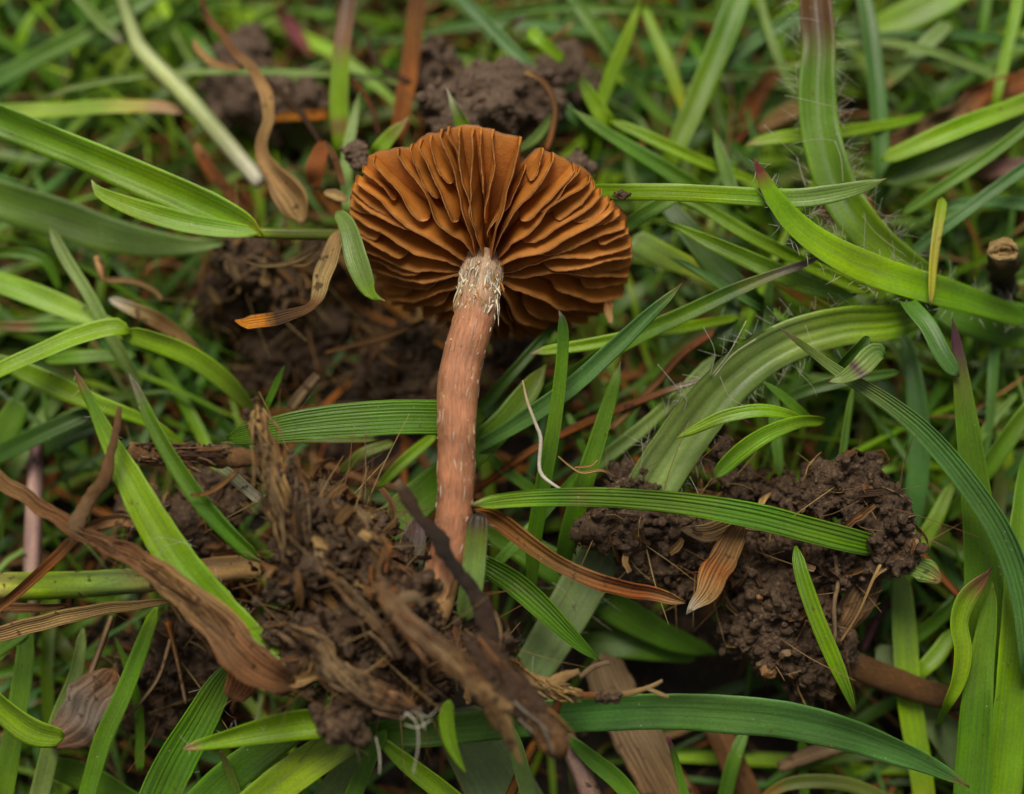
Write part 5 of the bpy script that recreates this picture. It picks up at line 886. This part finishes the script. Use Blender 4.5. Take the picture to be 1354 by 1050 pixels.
strand('thin reddish root strand looping over the clod', [(490, 690, 1.5, 6), (510, 720, 1.65, 9), (500, 760, 1.75, 10), (520, 790, 1.75, 9), (555, 800, 1.6, 6)], 'brown', 12, ('brown', 'rust'), 8)
_ht = stalk('brown hollow twig lying level behind two green blades', [(170, 598, .7, 24), (182, 600, .7, 28), (220, 600, .7, 27), (265, 601, .75, 28), (310, 604, .9, 26), (350, 608, 1.2, 22)], [(0, 'tan'), (.05, 'brown'), (1, 'brown')], 'twig', 'twig', 'twigs', mat='bark', rough=.22, sides=18)
fray(_ht, [(182, 600, .75, 26), (220, 600, .75, 26), (265, 601, .8, 27), (310, 604, .95, 25)], ('brown', 'dbrown', 'wood'), 26, .95, 4, 90)
_dl = leaf('large dry brown leaf running down into the rooty clod', [(-40, 612, 1.1, 18), (20, 655, 1.2, 21), (80, 692, 1.25, 22), (140, 722, 1.3, 24), (200, 755, 1.4, 30), (255, 800, 1.5, 40), (310, 855, 1.6, 50), (348, 890, 1.65, 46), (395, 912, 1.6, 18)], [(0, 'tan'), (.2, 'brown'), (.5, 'brown'), (.7, 'tan'), (.9, 'brown'), (1, 'dbrown')], name='dry_leaf', cat='dead leaf', fold=.75, ribs=9, relief=.016, cols=22, crumple=.10, torn=.16, thick=.03, roll=-.45, twist=.5, **DK)
fray(_dl, [(80, 692, 1.25, 20), (140, 722, 1.3, 24), (200, 755, 1.4, 30), (255, 800, 1.5, 40), (310, 855, 1.6, 50), (348, 890, 1.65, 40)], ('brown', 'tan', 'wood', 'brown'), 34, 1.0, 2.2, 40)
stalk('twisted brown root rising beside the violet tipped blade', [(158, 538, 1.2, 6), (154, 570, 1.25, 11), (146, 600, 1.3, 13), (138, 635, 1.3, 17), (118, 662, 1.3, 20), (104, 690, 1.3, 18), (94, 715, 1.3, 10)], [(0, 'brown'), (.6, 'brown'), (1, 'wood')], 'root', 'root', 'roots', mat='bark', rough=.3, sides=14)
leaf('rusty straw arching over to the bright violet tipped blade', [(-30, 822, .4, 10), (20, 785, .6, 13), (70, 740, .8, 14), (110, 702, .9, 15), (155, 686, .9, 16), (195, 694, .8, 14), (220, 712, .7, 6)], [(0, 'brown'), (.4, 'rust'), (.8, 'tan'), (1, 'rust')], name='dry_leaf', cat='dead leaf', fold=.5, **DK)
leaf('tan crinkled dead blade lying level below the pale stalk', [(-40, 846, .3, 18), (10, 834, .35, 22), (80, 816, .4, 20), (150, 803, .4, 16), (228, 794, .4, 8)], 'tan', name='dry_leaf', cat='dead leaf', fold=.35, crumple=.04, **DK)
leaf('brown dead shred above the tan crinkled blade', [(-30, 800, .1, 12), (30, 802, .1, 14), (90, 800, .15, 6)], 'brown', name='dry_leaf', cat='dead leaf', fold=.5, crumple=.06, **DK)
stalk('pale yellowish grass stalk lying level at the left', [(-40, 776, -.5, 36), (40, 775, -.45, 38), (120, 772, -.4, 36), (200, 766, -.4, 34), (280, 755, -.4, 36), (345, 748, -.4, 32)], [(0, 'straw'), (.25, 'lime'), (.5, 'greyg'), (.75, 'tan'), (1, 'tan')], 'grass_stalk', 'grass stalk', 'grass stems', rough=.03)
stalk('pinkish white upright stem crossed by the dry brown leaf', [(50, 570, -1.6, 18), (46, 640, -1.4, 24), (44, 700, -1.3, 26), (42, 780, -1.2, 26), (40, 850, -1.3, 22)], [(0, 'purple'), (.3, 'pink'), (.6, 'pink'), (1, 'greyg')], 'grass_stalk', 'grass stalk', 'grass stems', rough=.02)
stalk('thin tan straw leaning above the brown clod flake', [(148, 815, -.3, 8), (135, 850, -.3, 9), (120, 890, -.3, 9), (108, 920, -.35, 7)], 'wood', 'straw', 'straw', **DK)
stalk('forked thin tan straw in the lower left shade', [(222, 822, -.2, 12), (228, 845, -.25, 8), (238, 890, -.3, 6), (246, 930, -.35, 5)], [(0, 'rust'), (.25, 'brown'), (1, 'wood')], 'straw', 'straw', branches=[([(226, 845, -.25, 7), (210, 895, -.3, 6), (185, 930, -.4, 5), (168, 948, -.5, 4)], 'wood')], **DK)
leaf('brown crumpled earthy leaf flake in the lower left grass', [(150, 885, -.4, 30), (125, 920, -.3, 58), (98, 955, -.25, 62), (72, 990, -.3, 30)], [(0, 'brown'), (.5, 'grey'), (1, 'brown')], name='dry_leaf', cat='dead leaf', fold=.2, crumple=.25, torn=.3, thick=.06, ribs=4, **DK)
leaf('orange brown scrap of leaf under the large dry leaf', [(350, 820, 1.0, 10), (340, 845, 1.0, 28), (320, 890, 1.0, 44), (305, 925, 1.0, 26)], [(0, 'rust'), (.6, 'rust'), (1, 'brown')], name='dry_leaf', cat='dead leaf', fold=.3, crumple=.14, torn=.3, **DK)
_rf = stalk('tan forked root fragment lying above the long bottom blade', [(685, 885, 1.1, 14), (710, 902, 1.1, 22), (735, 912, 1.1, 24), (760, 918, 1.1, 12), (800, 920, 1.08, 7), (835, 916, 1.05, 7), (860, 908, 1.05, 6), (876, 900, 1.05, 4)], [(0, 'brown'), (.2, 'tan'), (.5, 'rust'), (.7, 'tan'), (1, 'straw')], 'root_fragment', 'root', 'roots', mat='bark', rough=.25, branches=[([(725, 908, 1.1, 18), (745, 896, 1.12, 14), (766, 887, 1.12, 8)], 'tan'), ([(855, 910, 1.05, 5), (868, 916, 1.05, 6), (884, 922, 1.05, 4)], 'straw'), ([(740, 915, 1.1, 12), (736, 935, 1.0, 10), (728, 955, .8, 10)], 'rust'), ([(765, 897, 1.0, 6), (785, 882, .9, 7), (805, 876, .8, 6)], 'wood')])
fray(_rf, [(685, 885, 1.15, 14), (710, 902, 1.15, 22), (735, 912, 1.15, 24), (770, 918, 1.15, 12)], ('tan', 'straw', 'wood'), 22, 1.2, 3, 14)
clod('brown soil grain threaded on the forked root fragment', [(800, 921, 1.12, 10), (815, 923, 1.12, 9), (792, 923, 1.12, 7)], 'clod', voxel=.025, amp=.03, crumbs=10, fibres=0, csize=.02)
stalk('curled thin tan rootlet beside the twig and clod', [(642, 802, 1.5, 4), (655, 812, 1.5, 5), (662, 835, 1.5, 5), (661, 860, 1.5, 4), (664, 870, 1.5, 3)], 'wood', 'rootlet', 'root', group='rootlets')
stalk('small white rootlet end showing in the rooty clod', [(546, 826, 2.2, 3), (553, 835, 2.25, 6), (567, 836, 2.2, 5)], 'white', 'rootlet', 'root', group='rootlets', mat='fibre')
stalk('white cottony threads hanging below the clod', [(535, 942, 2.0, 2), (550, 955, 2.0, 2), (553, 985, 1.95, 2), (546, 1025, 1.9, 1.2)], 'white', 'root_threads', 'root', group='rootlets', mat='fibre', sides=4, branches=[([(497, 975, 1.8, 1.6), (502, 1000, 1.8, 1.8), (502, 1024, 1.8, 1.2)], 'white'), ([(530, 950, 2, 1.2), (548, 940, 2, 1.4), (565, 948, 2, 1.2), (578, 938, 2, 1)], 'white'), ([(535, 958, 2, 1.2), (552, 962, 2, 1.4), (570, 952, 2, 1.2)], 'white'), ([(540, 935, 2, 1.2), (556, 948, 2, 1.4), (562, 965, 2, 1.2)], 'white')])
stalk('thin brown rootlet bridging the slender blade and the clod', [(252, 655, 1.25, 4), (275, 652, 1.3, 6), (295, 640, 1.35, 7), (315, 622, 1.4, 6)], 'brown', 'rootlet', 'root', group='rootlets', rough=.2)
leaf('pale cream stem piece between the twig and the sheath', [(285, 612, .3, 12), (310, 632, .35, 16), (345, 662, .4, 14)], [(0, 'pale'), (1, 'cream')], name='dry_leaf', cat='dead leaf', fold=.3, **DK)
leaf('magenta tinged leaf sheath deep in the upper grass', [(365, 5, -4.3, 12), (388, 40, -4.3, 24), (415, 78, -4.3, 10)], [(0, 'brown'), (.5, 'magenta'), (1, 'brown')], name='dry_leaf', cat='dead leaf', fold=.3, **DK)
leaf('brown and white streaked dead blade in the left grass', [(145, 395, -1.5, 10), (175, 408, -1.4, 18), (210, 425, -1.4, 22), (245, 450, -1.5, 16), (268, 472, -1.6, 8)], [(0, 'white'), (.3, 'straw'), (.5, 'brown'), (.8, 'tan'), (1, 'brown')], name='dry_leaf', cat='dead leaf', fold=.5, **DK)
stalk('knotted tan straw bend near the left blades', [(128, 340, -1.4, 10), (134, 358, -1.35, 14), (140, 370, -1.4, 9), (175, 372, -1.5, 9), (205, 385, -1.6, 8), (215, 398, -1.6, 8)], 'tan', 'straw', 'straw', **DK)
leaf('rusty brown dead blade slanting left of the papery leaf base', [(258, 190, -2.3, 14), (275, 220, -2.2, 18), (300, 250, -2.2, 16), (330, 290, -2.3, 12)], [(0, 'tan'), (.2, 'rust'), (1, 'brown')], name='dry_leaf', cat='dead leaf', fold=.3, **DK)
